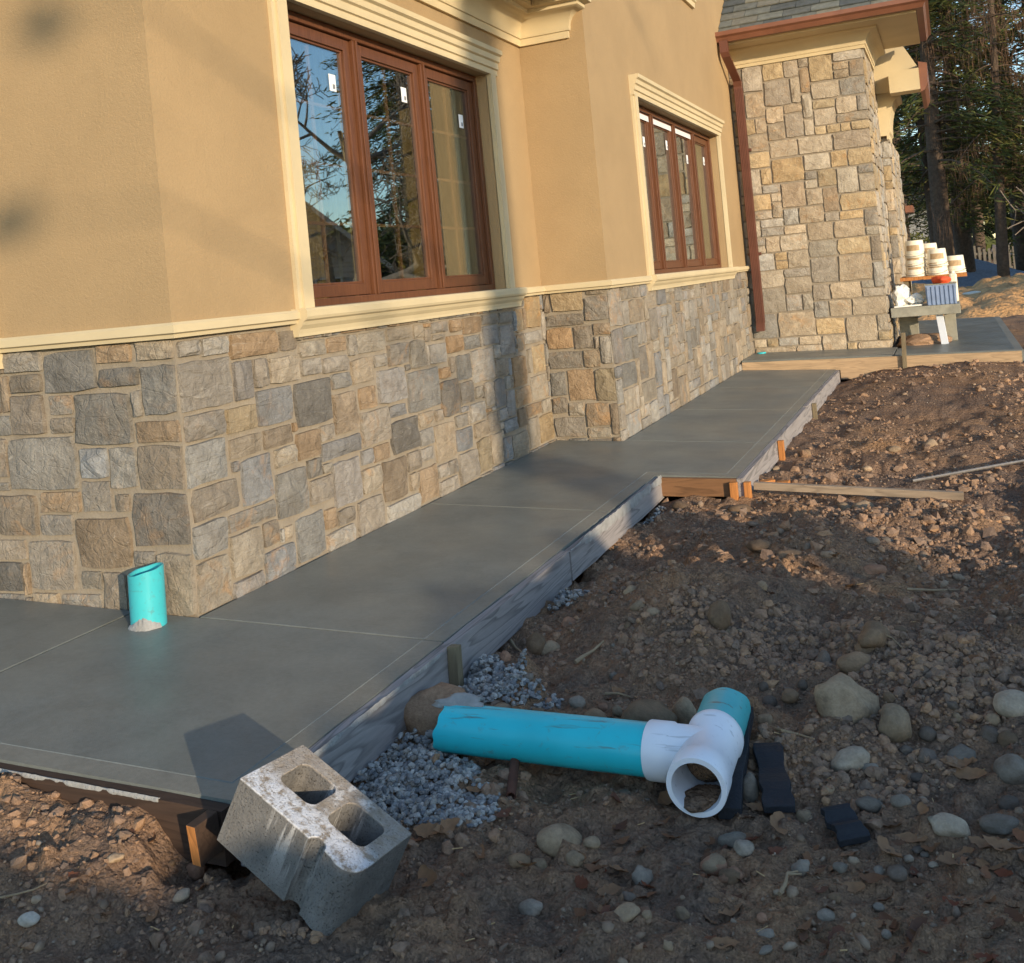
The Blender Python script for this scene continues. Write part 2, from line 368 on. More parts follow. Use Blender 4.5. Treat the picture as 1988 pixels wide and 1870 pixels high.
M = dict(
    stucco=mat_stucco(), trim=mat_trim(), mortar=mat_mortar(), stone=mat_stone(), stone_j=mat_stone(True),
    conc=mat_concrete('wet_concrete', (112, 115, 110), .42), band=mat_concrete('trowelled_concrete', (128, 125, 114), .55, False),
    spill=simple('cement_slop', (150, 148, 144), .9, .2, 20, .8, 90, .006),
    greyboard=mat_wood('weathered_board', (150, 143, 140), .28, 1, 1.0), frontboard=mat_wood('damp_board', (70, 54, 44), .6, 0),
    tanboard=mat_wood('form_lumber', (178, 150, 118), .6, 0), orangewood=mat_wood('fresh_stake', (186, 122, 66), .6, 2, 1.5),
    strip=mat_wood('grey_lumber', (158, 138, 116), .5, 0), stake=mat_wood('old_stake', (126, 112, 88), .6, 2, 1.5), returnb=mat_wood('return_board', (128, 92, 62), .5, 0),
    stud=mat_wood('stud_lumber', (196, 160, 96), .75, 2), frame=mat_wood('mahogany_frame', (102, 64, 42), .68, 2, 1.2, .4, 1.0, .15),
    muntin=simple('muntin_bar', (168, 118, 74), .45, .1), glass=mat_glass(),
    sticker=simple('paper_sticker', (232, 232, 232), .8, .03), ink=simple('grey_print', (120, 122, 126), .8, .1), tape=simple('white_tape', (222, 222, 226), .6, .05),
    copper=mat_metal('brown_gutter', (134, 88, 66), .4, .2), downsp=mat_metal('brown_downspout', (110, 70, 56), .36, .25),
    slate=mat_pebble('slate_shingle', [(96, 100, 98), (118, 122, 116), (84, 90, 92), (128, 126, 114)], 'object', 12, .5),
    slate_j=mat_pebble('slate_shingle_far', [(96, 100, 98), (118, 122, 116), (84, 90, 92), (128, 126, 114)], 'island', 12, .5),
    soil=mat_soil(), rock=mat_rock(),
    pebble=mat_pebble('soil_pebbles', [(126, 106, 88), (152, 130, 108), (134, 114, 96), (164, 144, 122), (136, 108, 84), (142, 126, 110)]),
    clod=mat_pebble('soil_clods', [(138, 114, 95), (164, 131, 104), (128, 109, 94), (176, 139, 106)], 'island', 70, 1.0),
    gravel=mat_pebble('crushed_gravel', [(132, 132, 132), (170, 168, 164), (108, 110, 114), (190, 186, 180), (142, 134, 124), (120, 120, 122)], 'island', 60, .4),
    teal=mat_pvc('teal_pvc', (44, 196, 208), .6), tealstub=mat_pvc('teal_pvc_sunlit', (66, 178, 184), .35), white=mat_pvc('white_pvc', (236, 236, 240), .3),  # one plastic in two tones, offsetting sun on the stub, shade on the pipe
    teal2=mat_pvc('teal_pvc_muddy', (72, 178, 182), .8),
    block=mat_block(), rubber=simple('black_rubber', (30, 31, 36), .7, .3, 20, .6, 120, .004),
    rust=simple('rusty_iron', (92, 58, 44), .85, .3, 20, .6, 120, .003), rebar=simple('dull_steel', (128, 122, 116), .55, .2, 20, .3, 90, .002, .5),
    leaf=mat_leaf('dead_leaves', [(98, 66, 46), (124, 88, 60), (84, 56, 42), (140, 106, 76), (110, 60, 38), (92, 76, 62)]),
    twig=simple('dry_twig', (150, 128, 100), .85, .2, 20), chip=simple('wood_chip', (190, 158, 112), .8, .2, 20),
    bark=simple('conifer_bark', (92, 76, 62), .95, .3, 12, .9, 30, .03), barkg=simple('grey_bark', (118, 106, 94), .95, .25, 12, .9, 25, .03),
    needle=mat_leaf('conifer_needles', [(62, 72, 34), (94, 98, 44), (44, 56, 28), (118, 110, 54)]),
    deadneedle=mat_leaf('brown_drooping_twigs', [(112, 84, 62), (136, 106, 80), (96, 70, 54)]),
    shrub=mat_leaf('shrub_leaves', [(92, 96, 44), (120, 116, 58), (70, 80, 36)]),
    bucket=simple('bucket_plastic', (232, 222, 200), .5, .06, 20), bucketprint=simple('bucket_print', (176, 148, 112), .6, .2, 30),
    crate=simple('blue_grey_crate', (128, 144, 172), .6, .15, 10), cratedark=simple('crate_side', (142, 138, 118), .7, .15, 10),
    sheet=simple('white_sheeting', (226, 222, 212), .7, .06, 6), red=simple('orange_red_bag', (214, 84, 44), .6, .15, 30, .4, 60, .01),
    slabstone=simple('sawn_stone_slab', (146, 142, 128), .85, .2, 8, .5, 40, .008), dark=simple('interior_dark', (58, 52, 46), .9, .1),
    plaster=simple('interior_board', (120, 108, 92), .9, .1), floor=simple('interior_subfloor', (120, 96, 66), .9, .15),
    pvc_w=simple('white_post', (206, 210, 218), .5, .05), siding=simple('grey_siding', (134, 128, 122), .8, .1, 3), siding2=simple('pale_siding', (150, 150, 148), .8, .1, 3),
    asphaltroof=simple('dark_roof', (66, 64, 66), .9, .2, 20), fence=simple('weathered_fence', (120, 112, 100), .9, .2, 10), darkglass=simple('dark_window', (30, 34, 40), .1, .05),
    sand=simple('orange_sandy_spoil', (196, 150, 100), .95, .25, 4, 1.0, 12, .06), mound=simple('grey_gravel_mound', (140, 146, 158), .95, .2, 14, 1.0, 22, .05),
)
# ------------------------------------------------------------------ layout of the house (metres; slab at the A/B corner is z=0)
xB, yA, yC, xD, yE, xT, zL = -2.664, 3.096, 6.910, -2.176, 12.286, -0.681, 1.031
xW, xS = -1.655, -1.195                      # outer edge of the walk, before and after its step
Y_STEP, Y_END, Y_FRONT = 5.83, 11.34, 2.0
Z_LAND = 0.075
def slab_z(x): return -0.045*(x-xB)

# ------------------------------------------------------------------ ground
def smooth(a, b, x):
    t = np.clip((x-a)/(b-a), 0, 1); return t*t*(3-2*t)
def tz(x, y):
    x = np.asarray(x, float); y = np.asarray(y, float)
    g = lambda cx, cy, sx, sy, h: h*np.exp(-((x-cx)/sx)**2-((y-cy)/sy)**2)
    near = 1-smooth(6, 14, y)
    z = -0.205+0*x
    z = z+g(-.98, 3.72, .33, .42, .19)+g(-.25, 3.35, .30, .35, .09)+g(-.62, 4.75, .42, .5, .12)+g(.5, 4.0, .6, .9, .10)+g(.25, 3.1, .25, .3, .06)-g(-.55, 3.45, .16, .4, .06)-g(-.05, 4.4, .3, .4, .05)+g(-.2, 5.3, .5, .4, .06)+g(-1.36, 1.84, .22, .16, .045)
    z = z+g(-1.15, 6.2, .35, .5, .03)-g(-1.05, 2.55, .5, .25, .02)-g(-.75, 2.15, .6, .3, .02)
    z = z+.125*smooth(1.45, 1.93, y)*(1-smooth(-1.92, -1.74, x))
    z = z+.11*smooth(8.0, 11, y)*smooth(-1.3, -.6, x)*(1-smooth(16, 20, y))
    far = 1+np.clip((y-12)/12, 0, 2.0)
    z = z+fbm(x, y, 1.1, 3, 3)*.06*far+fbm(x, y, 5.5, 3, 11)*.055*(.3+.7*near)*(.6+.4*smooth(2.3, 3.2, y))+fbm(x, y, 24, 3, 23, .6)*.022*(1-smooth(4, 8, y))+fbm(x, y, 62, 2, 29, .6)*.009*(1-smooth(3, 4.5, y))
    cl = np.clip(fbm(x, y, 13, 2, 31), 0, 1); z = z+cl*cl*.10*(1-smooth(5, 10, y))
    # unseen bank added to the right, shaped so its shadow covers the near soil
    w = np.exp(-((x-4.0-.10*np.sin(y*1.3))/.75)**2)*smooth(-9, -7, y)*(1-smooth(-.1, 1.7, y))
    z = z+w*(1.49+.15*(1-smooth(-3.3, -2.7, y))+.16*fbm(x, y, .9, 3, 41)+.12*fbm(x, y, 4, 3, 43))
    # everything built stands in a shallow cut
    def below(m, zz):
        return np.where(m > .5, np.minimum(z, zz), z)
    z = below((x < xW+.005) & (y > Y_FRONT-.012), -.27)
    z = below((x < xS+.005) & (y > Y_STEP-.005), -.27)
    z = below((x < .58) & (y > Y_END-.005) & (y < 16.62), -.27)
    return z
def on_ground(u, v):
    z = -.2
    for i in range(14):
        P = hit(u, v, 2, z); z = .5*z+.5*float(tz(P[0], P[1]))
    return P[0], P[1], float(tz(P[0], P[1]))
def graded(fine0, fine1, step, lo, hi, growth):
    a = list(np.arange(fine0, fine1, step)); s = step; x = a[-1]
    while x < hi: s *= growth; s = min(s, 60); x += s; a.append(x)
    s = step; x = a[0]; b = []
    while x > lo: s *= growth; s = min(s, 60); x -= s; b.append(x)
    return np.array(b[::-1]+a)
gx = graded(-2.1, .35, .0125, -400, 400, 1.035); gy = graded(1.35, 3.9, .0125, -300, 600, 1.0145)
X, Y = np.meshgrid(gx, gy); Z = tz(X, Y)
ny, nx = X.shape; idx = np.arange(nx*ny).reshape(ny, nx)
F = np.stack([idx[:-1, :-1], idx[:-1, 1:], idx[1:, 1:], idx[1:, :-1]], -1).reshape(-1, 4)
me = mesh_np('ground', np.stack([X, Y, Z], -1).reshape(-1, 3), F, True); me.materials.append(M['soil'])
ground = link(bpy.data.objects.new('ground', me)); tag(ground, 'bare brown stony construction soil around the house', 'ground', kind='structure')

# ------------------------------------------------------------------ concrete walk: panels between tooled joints
walk = empty('pavement', (-2, 5, 0)); tag(walk, 'freshly poured grey concrete walk along the stone wall', 'pavement', kind='structure')
def panel(poly, free, zf, name='concrete_panel', thick=.10):
    """poly CCW plan polygon; free[i] True when edge i is an outer edge (wide trowelled band)"""
    n = len(poly); P = [Vector(p) for p in poly]
    def inset(dist):
        out = []
        for i in range(n):
            a, b, c = P[i-1], P[i], P[(i+1) % n]; d0 = (b-a).normalized(); d1 = (c-b).normalized()
            n0 = Vector((-d0.y, d0.x)); n1 = Vector((-d1.y, d1.x)); k0 = dist[(i-1) % n]; k1 = dist[i]
            A = np.array([[n0.x, n0.y], [n1.x, n1.y]]); r = np.array([n0.dot(b)+k0, n1.dot(b)+k1])
            s = np.linalg.solve(A, r); out.append(Vector((s[0], s[1])))
        return out
    wide = [{'f': .072, 'j': .002, 'w': .002}[k] for k in free]
    lay = [(P, -thick), (P, -.0018), (inset([w-.001 for w in wide]), -.0018), (inset([w+.001 for w in wide]), 0.0)]
    m = MB(); V = []; F = []; mi = []
    for ring, dz in lay: V += [(p.x, p.y, zf(p.x)+dz) for p in ring]
    for k in range(len(lay)-1):
        for i in range(n): j = (i+1) % n; F.append((k*n+i, k*n+j, (k+1)*n+j, (k+1)*n+i)); mi.append(1 if (free[i] == 'f' and k == 1) else 0)
    F.append(tuple(range((len(lay)-1)*n, len(lay)*n))); mi.append(0); F.append(tuple(range(n-1, -1, -1))); mi.append(1)
    m.v = V; m.f = F; m.m = mi
    return m.build(name, [M['conc'], M['band']], walk)
j = .0045
XL = -2.95
panel([(-4.6, Y_FRONT), (XL-j, Y_FRONT), (XL-j, yA-.012), (-4.6, yA-.012)], 'fjwj', slab_z)
panel([(XL+j, Y_FRONT), (xW, Y_FRONT), (xW, 3.085-j), (XL+j, 3.085-j)], 'ffjj', slab_z)
panel([(xB+.012, 3.085+j), (xW, 3.085+j), (xW, 4.93-j), (xB+.012, 4.93-j)], 'jfjw', slab_z)
panel([(xB+.012, 4.93+j), (xW, 4.93+j), (xW, Y_STEP), (xS, Y_STEP), (xS, 6.93-j), (xD+.012, 6.93-j), (xD-.0, yC-.012), (xB+.012, yC-.012)], 'jfffjwww', slab_z)
for a, b in ((6.93, 8.40), (8.40, 9.86), (9.86, Y_END)):
    panel([(xD+.012, a+j), (xS, a+j), (xS, b-j), (xD+.012, b-j)], 'jfjw', slab_z)
zl = lambda x: Z_LAND-.02*(x+2.1)
panel([(xD+.012, Y_END+.042), (-.62, Y_END+.042), (-.62, yE-.012), (xD+.012, yE-.012)], 'fjwj', zl, thick=.16)
panel([(-.61, Y_END+.042), (.58, Y_END+.042), (.58, 16.6), (-.57, 16.6), (-.57, yE-.2), (-.61, yE-.2)], 'ffjwwj', zl, thick=.16)

# ------------------------------------------------------------------ house
house = empty('house', (-4, 7, 0)); tag(house, 'cream stucco house with stone base, brown windows and stone tower', 'house')

def hb(mb, name, mats, parent=None, **k):
    o = mb.build(name, mats, parent or house, **k)
    return o
def wall_pieces(mb, axis, val, th, u0, u1, z0, z1, openings):
    """wall in plane axis=val, thickness th to the inside (sign), with rectangular openings (u0,u1,z0,z1)"""
    def bx(a, b, c, d):
        if b-a < 1e-4 or d-c < 1e-4: return
        if axis == 0: mb.box((val, a, c), (val+th, b, d))
        else: mb.box((a, val, c), (b, val+th, d))
    cu = u0
    for (a, b, c, d) in openings:
        bx(cu, a, z0, z1); bx(a, b, z0, c); bx(a, b, d, z1); cu = b
    bx(cu, u1, z0, z1)
W1 = (4.0, 6.28, 1.088, 2.49); W2 = (8.05, 11.22, 1.088, 2.50)
ZT = 1.085
m = MB(); wall_pieces(m, 1, yA, .2, -6.5, xB-.2, ZT, 3.12, [(-4.9, -3.66, ZT, 2.5)]); m.box((xB-.2, yA, ZT), (xB, yA+.2, 3.12)); hb(m, 'stucco_wall', M['stucco'])
m = MB(); wall_pieces(m, 0, xB, -.2, yA+.2, yC, ZT, 3.12, [W1]); hb(m, 'stucco_wall', M['stucco'])
m = MB(); m.box((xB-.2, yC, ZT), (xD-.2, yC+.2, 3.12)); m.box((-8, yC, 3.12), (xD-.2, yC+.2, 7.5)); hb(m, 'stucco_wall', M['stucco'])
m = MB(); wall_pieces(m, 0, xD, -.2, yC, yE+.3, ZT, 3.35, [W2]); wall_pieces(m, 0, xD, -.2, yC, 17, 3.35, 7.5, [(8.6, 10.45, 3.86, 5.4)]); hb(m, 'stucco_wall', M['stucco'])

# stone veneer -----------------------------------------------------
STC = dict(g=(158, 150, 138), d=(126, 121, 114), t=(182, 167, 145), o=(180, 148, 112), b=(160, 142, 120), l=(178, 171, 160), u=(158, 157, 156), y=(188, 164, 126))
def unit_stone(k):
    r = random.Random(500+k); V = []; n = 4
    for jy in range(n):
        for ix in range(n):
            ex = ix in (0, n-1); ey = jy in (0, n-1)
            x = -.5+ix/(n-1)+(0 if ex else r.uniform(-.10, .10)); y = -.5+jy/(n-1)+(0 if ey else r.uniform(-.10, .10))
            if ex: x += (-1 if ix else 1)*r.uniform(0, .05)
            if ey: y += (-1 if jy else 1)*r.uniform(0, .05)
            if ex and ey: x *= r.uniform(.93, 1.0); y *= r.uniform(.93, 1.0)
            z = r.uniform(.50, .78) if (ex or ey) else r.uniform(.78, 1.12)
            V.append((x, y, z))
    F = [(a*n+b, a*n+b+1, (a+1)*n+b+1, (a+1)*n+b) for a in range(n-1) for b in range(n-1)]
    ring = [i for i in range(n)]+[n*i+n-1 for i in range(1, n)]+[n*n-2-i for i in range(n-1)]+[n*(n-2-i) for i in range(n-2)]
    base = len(V)
    V += [(V[i][0]*1.02, V[i][1]*1.02, 0.0) for i in ring]
    for q in range(len(ring)):
        q2 = (q+1) % len(ring); F.append((ring[q2], ring[q], base+q, base+q2))
    return V, F
USTONE = [unit_stone(k) for k in range(28)]
USM = []
for k, (V, F) in enumerate(USTONE):
    me = bpy.data.meshes.new('stone'); me.from_pydata(V, [], F); me.materials.append(M['stone']); USM.append(me)
def fill_rects(u0, u1, z0, z1, traced, sizes, seed, cell=.01, minw=.035, unit=.055, minstone=.07):
    r = random.Random(seed); nu = int((u1-u0)/cell); nz = int((z1-z0)/cell)
    G = np.zeros((nz, nu), bool); out = []
    for (a, b, c, d, col) in traced:
        ia, ib = max(0, round((a-u0)/cell)), min(nu, round((b-u0)/cell)); ic, id_ = max(0, round((c-z0)/cell)), min(nz, round((d-z0)/cell))
        if ib-ia < 3 or id_-ic < 3: continue
        sub = G[ic:id_, ia:ib]
        if sub.mean() > .38: continue
        # trim the overlap from the side that gives least loss
        for _ in range(60):
            sub = G[ic:id_, ia:ib]
            if not sub.any(): break
            edges = [(sub[:, 0].mean(), 'l'), (sub[:, -1].mean(), 'r'), (sub[0].mean(), 'b'), (sub[-1].mean(), 't')]
            e = max(edges)[1]
            if e == 'l': ia += 1
            elif e == 'r': ib -= 1
            elif e == 'b': ic += 1
            else: id_ -= 1
            if ib-ia < 3 or id_-ic < 3: break
        if ib-ia < 3 or id_-ic < 3 or G[ic:id_, ia:ib].any(): continue
        G[ic:id_, ia:ib] = True; out.append((u0+ia*cell, u0+ib*cell, z0+ic*cell, z0+id_*cell, col))
    mw = int(minw/cell); uq = unit/cell; joint_above = {}
    for iz in range(nz-1, -1, -1):
        iu = 0
        while iu < nu:
            if G[iz, iu]: iu += 1; continue
            w, hq = r.choice(sizes); w = int(w*r.uniform(.8, 1.2)/cell)
            run = 0
            while iu+run < nu and not G[iz, iu+run]: run += 1
            mn = int(minstone/cell)
            if run <= w+mn: w = run if run < w*1.75 else run//2
            if iu+w in joint_above and joint_above[iu+w]-iz < 3 and run-w > mn*2: w += r.choice((-1, 1))*int(.035/cell)
            w = max(2, min(w, run))
            # snap the bottom of the stone to the course grid
            kz = round((iz+1)/uq); bot = int(round((kz-hq)*uq)); h = max(2, iz+1-bot)
            hh = 0
            while iz-hh >= 0 and hh < h and not G[iz-hh, iu:iu+w].any(): hh += 1
            h = hh
            if iz+1-h < int(.045/cell): h = iz+1 if not G[0:iz+1, iu:iu+w].any() else h
            G[iz-h+1:iz+1, iu:iu+w] = True; joint_above[iu+w] = iz-h+1
            if w >= mw and h >= mw: out.append((u0+iu*cell, u0+(iu+w)*cell, z0+(iz-h+1)*cell, z0+(iz+1)*cell, None))
            iu += w
    return out
STONES = []       # (area px, wall, rect, colour, depth)
class Wall:
    def __init__(s, name, fn, rot, palette): s.name = name; s.fn = fn; s.rot = rot; s.pal = palette; s.backing = None; s.gain = {'E': 1.10, 'T': 1.1, 'F': 1.1, 'G': 1.1}.get(name, .95)
def wall_rects(w, rects, seed, depth=(.016, .030)):
    r = random.Random(seed)
    for (a, b, c, d, col) in rects:
        code = col or r.choice(w.pal); base = tuple(.74*q_+.26*m_ for q_, m_ in zip(STC[code], (166, 154, 137)))
        k = r.uniform(.86, 1.04)*w.gain; e = r.uniform(-4, 4); base = tuple(min(255, max(20, v*k+f*e)) for v, f in zip(base, (1, 0, -1)))
        p = [pj(w.fn(u, z)) for u, z in ((a, c), (b, c), (b, d), (a, d))]
        inside = any(-10 < q[0] < PW+10 and -10 < q[1] < PH+10 for q in p)
        ar = abs(sum(p[i][0]*p[(i+1) % 4][1]-p[(i+1) % 4][0]*p[i][1] for i in range(4)))/2 if inside else 0
        STONES.append((ar, w, (a, b, c, d), base, r.uniform(*depth), r.randrange(28), r.random()))
RA = Matrix(((1, 0, 0), (0, 0, -1), (0, 1, 0)))         # local x->+X, y->+Z, z->-Y
RB = Matrix(((0, 0, 1), (1, 0, 0), (0, 1, 0)))          # local x->+Y, y->+Z, z->+X
IN = .012                                               # mortar face sits this far behind the wall line
wA = Wall('A', lambda u, z: (u, yA+IN, z), RA, 'ggggdbbtlo'); wB = Wall('B', lambda u, z: (xB-IN, u, z), RB, 'gglltuuotb')
wC = Wall('C', lambda u, z: (u, yC+IN, z), RA, 'gtbytg'); wD = Wall('D', lambda u, z: (xD-IN, u, z), RB, 'lltgtulttbgl')
wE = Wall('E', lambda u, z: (u, yE+IN, z), RA, 'ttygtytybttgl'); wT = Wall('T', lambda u, z: (xT-IN, u, z), RB, 'ttgylt')
wF = Wall('F', lambda u, z: (u, 14.2+IN, z), RA, 'ttgyl'); wG = Wall('G', lambda u, z: (-.58-IN, u, z), RB, 'ttgylt')
C6 = (0, 900, 1.87); C9 = (900, 800, 1.87)
def trace(lst, c, ax, val, uax):
    out = []
    for (x0, y0, x1, y1, col) in lst:
        cx, cy = (x0+x1)/2, (y0+y1)/2
        ua = hit(*cr(c, x0, cy), ax, val)[uax]; ub = hit(*cr(c, x1, cy), ax, val)[uax]
        za = hit(*cr(c, cx, y1), ax, val)[2]; zb = hit(*cr(c, cx, y0), ax, val)[2]
        out.append((min(ua, ub)-.006, max(ua, ub)+.006, za-.006, zb+.006, col))
    return out
TA = [(20, 270, 225, 365, 'l'), (235, 255, 525, 475, 'd'), (515, 225, 715, 320, 'o'), (745, 205, 965, 300, 't'), (0, 380, 45, 600, 'b'), (55, 370, 225, 480, 'b'),
      (545, 345, 760, 455, 'd'), (785, 325, 1005, 615, 'g'), (60, 495, 235, 715, 'd'), (265, 505, 395, 605, 'g'), (275, 620, 410, 710, 'g'), (415, 485, 720, 770, 'g'),
      (715, 480, 780, 620, 'g'), (740, 640, 1015, 760, 'o'), (-60, 610, 65, 720, 'l'), (-80, 745, 40, 955, 'g'), (45, 735, 430, 1020, 'g'), (450, 795, 585, 960, 'u'),
      (600, 790, 745, 1015, 'g'), (755, 775, 1040, 1020, 'b'), (-80, 985, 55, 1025, 'g'), (455, 980, 625, 1140, 'l'), (640, 1040, 705, 1140, 'g'), (715, 1040, 1050, 1335, 'd'),
      (-40, 1050, 205, 1270, 'b'), (220, 1040, 440, 1140, 'b'), (230, 1170, 400, 1270, 'l'), (420, 1170, 715, 1455, 'b'), (-60, 1295, 145, 1410, 'g'), (160, 1300, 410, 1575, 'g'),
      (-60, 1430, 130, 1580, 'd'), (745, 1360, 855, 1450, 'g'), (865, 1365, 1085, 1720, 't'), (450, 1475, 560, 1570, 't'), (575, 1480, 700, 1690, 'b'), (-60, 1590, 140, 1665, 'g'),
      (190, 1590, 325, 1670, 't'), (340, 1590, 560, 1690, 'g'), (745, 1460, 860, 1700, 'g')]
TB6 = [(985, 190, 1105, 280, 'l'), (1115, 175, 1260, 270, 'l'), (1265, 150, 1535, 280, 'o'), (1545, 135, 1640, 255, 'b'), (1000, 285, 1280, 580, 'l'), (1295, 310, 1395, 530, 'u'),
       (1405, 300, 1475, 450, 'l'), (1485, 290, 1650, 430, 't'), (1655, 200, 1800, 280, 't'), (1670, 300, 1775, 380, 'l'), (1025, 600, 1245, 740, 'l'), (1255, 560, 1415, 700, 'y'),
       (1425, 455, 1620, 670, 'u'), (1040, 755, 1260, 990, 'l'), (1270, 725, 1450, 835, 't'), (1465, 670, 1620, 780, 'b'), (1285, 865, 1320, 930, 'u'), (1325, 830, 1510, 1090, 'u'),
       (1520, 780, 1635, 890, 't'), (1640, 690, 1770, 850, 'o'), (1060, 980, 1320, 1170, 'g'), (1265, 1065, 1535, 1220, 'g'), (1535, 900, 1705, 1165, 'g'), (1075, 1190, 1255, 1385, 'l'),
       (1270, 1225, 1455, 1490, 't'), (1460, 1190, 1560, 1330, 'g'), (1575, 1220, 1620, 1300, 't'), (1640, 1150, 1800, 1400, 'l'), (1095, 1400, 1280, 1680, 't'), (1290, 1480, 1460, 1610, 'u'),
       (1470, 1330, 1640, 1510, 'u')]
TB9 = [(-50, 590, 155, 855, 'd'), (0, 400, 120, 460, 't'), (120, 370, 235, 450, 'o'), (240, 355, 285, 470, 'g'), (290, 340, 445, 450, 't'), (450, 315, 600, 375, 't'), (600, 300, 660, 370, 't'),
       (665, 320, 695, 390, 'b'), (700, 285, 790, 335, 'l'), (700, 345, 775, 385, 't'), (805, 270, 865, 335, 'o'), (875, 255, 975, 345, 'o'), (980, 240, 1070, 290, 'g'), (1075, 225, 1145, 285, 'g'),
       (0, 490, 90, 570, 'l'), (105, 475, 245, 555, 'l'), (260, 480, 380, 615, 't'), (385, 460, 455, 530, 'g'), (460, 400, 575, 520, 'l'), (580, 385, 680, 540, 't'), (690, 405, 785, 515, 'l'),
       (790, 355, 875, 450, 'o'), (885, 355, 965, 430, 'g'), (980, 305, 1070, 405, 'u'), (1075, 295, 1155, 470, 'u'), (145, 560, 255, 650, 'l'), (165, 670, 295, 890, 'b'), (305, 635, 400, 760, 'o'),
       (405, 540, 560, 725, 'u'), (570, 545, 750, 770, 'l'), (750, 530, 800, 590, 'o'), (800, 480, 830, 560, 'b'), (845, 460, 920, 605, 'g'), (925, 430, 1045, 610, 'l'), (1050, 475, 1125, 580, 'b'),
       (1150, 470, 1225, 635, 'o'), (1235, 430, 1255, 560, 't'), (1265, 410, 1330, 565, 'y'), (1165, 150, 1210, 200, 't'), (1215, 140, 1300, 320, 'y'), (1165, 205, 1205, 340, 'y'), (1170, 350, 1215, 440, 't'),
       (1220, 330, 1310, 400, 'l'), (315, 760, 470, 960, 'g'), (470, 735, 565, 805, 'u'), (475, 805, 635, 1005, 'd'), (755, 600, 860, 805, 'd'), (860, 615, 935, 730, 'g'), (945, 640, 985, 700, 't'),
       (90, 850, 170, 930, 'g'), (95, 895, 320, 1025, 'u'), (635, 770, 715, 860, 't'), (725, 765, 765, 830, 'g'), (640, 865, 715, 960, 'l'), (720, 815, 835, 1050, 't'), (835, 775, 900, 860, 'g'),
       (910, 720, 1000, 830, 'l'), (1000, 615, 1050, 750, 'g'), (1050, 595, 1110, 760, 'u'), (1115, 660, 1165, 810, 'u'), (1170, 635, 1250, 740, 'o'), (1250, 560, 1345, 710, 't'), (320, 980, 380, 1065, 'u'),
       (380, 950, 470, 1045, 'o'), (570, 985, 640, 1105, 'g'), (645, 960, 715, 1045, 'l'), (840, 865, 935, 990, 'u'), (940, 835, 1015, 920, 't'), (1010, 770, 1070, 890, 'g'), (1100, 810, 1175, 890, 'u'),
       (1180, 755, 1225, 860, 'b'), (1225, 725, 1310, 800, 'o'), (1310, 700, 1360, 780, 't'), (10, 1040, 90, 1135, 'g'), (95, 1065, 150, 1110, 't'), (160, 1035, 310, 1290, 'u'), (310, 1085, 430, 1230, 't'),
       (430, 1020, 580, 1275, 'b'), (585, 1115, 630, 1210, 't'), (630, 1075, 740, 1270, 'o'), (730, 1060, 795, 1135, 'l'), (795, 1035, 850, 1120, 'g'), (850, 1000, 965, 1165, 'l'), (950, 910, 1030, 1110, 'y'),
       (1030, 890, 1095, 1070, 't'), (1095, 915, 1145, 1050, 'u'), (1145, 890, 1240, 1020, 't'), (1230, 800, 1300, 975, 't'), (1300, 780, 1380, 945, 'y'), (30, 1125, 160, 1280, 'l'), (100, 1310, 170, 1430, 'o'),
       (185, 1290, 275, 1400, 'g'), (300, 1230, 450, 1450, 'l'), (455, 1235, 645, 1365, 'l'), (740, 1120, 850, 1225, 'l'), (-100, 1480, 80, 1680, 't'), (120, 1420, 280, 1530, 'l')]
TC9 = [(1315, 120, 1345, 235, 'b'), (1350, 110, 1530, 225, 'y'), (1550, 95, 1660, 130, 't'), (1545, 140, 1675, 275, 'l'), (1320, 240, 1540, 300, 'g'), (1330, 310, 1475, 430, 'o'), (1480, 300, 1590, 430, 'g'),
       (1585, 290, 1685, 350, 'b'), (1595, 360, 1625, 425, 'g'), (1630, 355, 1700, 510, 'g'), (1340, 440, 1530, 540, 'g'), (1540, 435, 1630, 530, 't'), (1345, 560, 1440, 695, 'g'), (1450, 545, 1600, 715, 'o'),
       (1605, 535, 1725, 720, 'y'), (1365, 705, 1450, 790, 'g'), (1460, 720, 1545, 800, 't'), (1550, 725, 1685, 855, 'b'), (1690, 730, 1730, 910, 'b'), (1380, 805, 1555, 915, 'g'), (1565, 865, 1690, 920, 't')]
SZ = [(.17, 3), (.12, 2), (.20, 2), (.10, 3), (.22, 3), (.09, 2), (.15, 4), (.13, 2)]
SZD = [(.26, 2), (.18, 1), (.15, 2), (.36, 2), (.14, 1), (.24, 3), (.30, 1), (.18, 2), (.20, 3)]
SZE = [(.34, 2), (.26, 1), (.20, 2), (.16, 1), (.40, 2), (.17, 2), (.28, 3), (.24, 1), (.13, 1), (.22, 2), (.33, 3), (.30, 2)]
wall_rects(wA, fill_rects(-4.6, xB, -.01, zL, trace(TA, C6, 1, yA, 0), SZ, 3), 11)
TBall = [t for t in trace(TB6, C6, 0, xB, 1)]+[t for t in trace(TB9, C9, 0, xB, 1)]
wall_rects(wB, fill_rects(yA, yC, -.02, zL, TBall, SZ, 5), 12)
wall_rects(wC, fill_rects(xB, xD, -.03, zL, trace(TC9, C9, 1, yC, 0), SZ, 6), 13)
wall_rects(wD, fill_rects(yC, yE, -.04, zL, [], SZD, 7, unit=.088), 14)
wall_rects(wE, fill_rects(xD, xT, .03, 3.37, [], SZE, 8, unit=.098, minstone=.1), 15)
wall_rects(wT, fill_rects(yE, 14.2, .03, 3.37, [], SZE, 9, unit=.098, minstone=.1), 16)
wall_rects(wF, fill_rects(xT, -.58, .03, 2.55, [], [(.1, 2), (.1, 1), (.1, 3)], 10, unit=.098), 17)
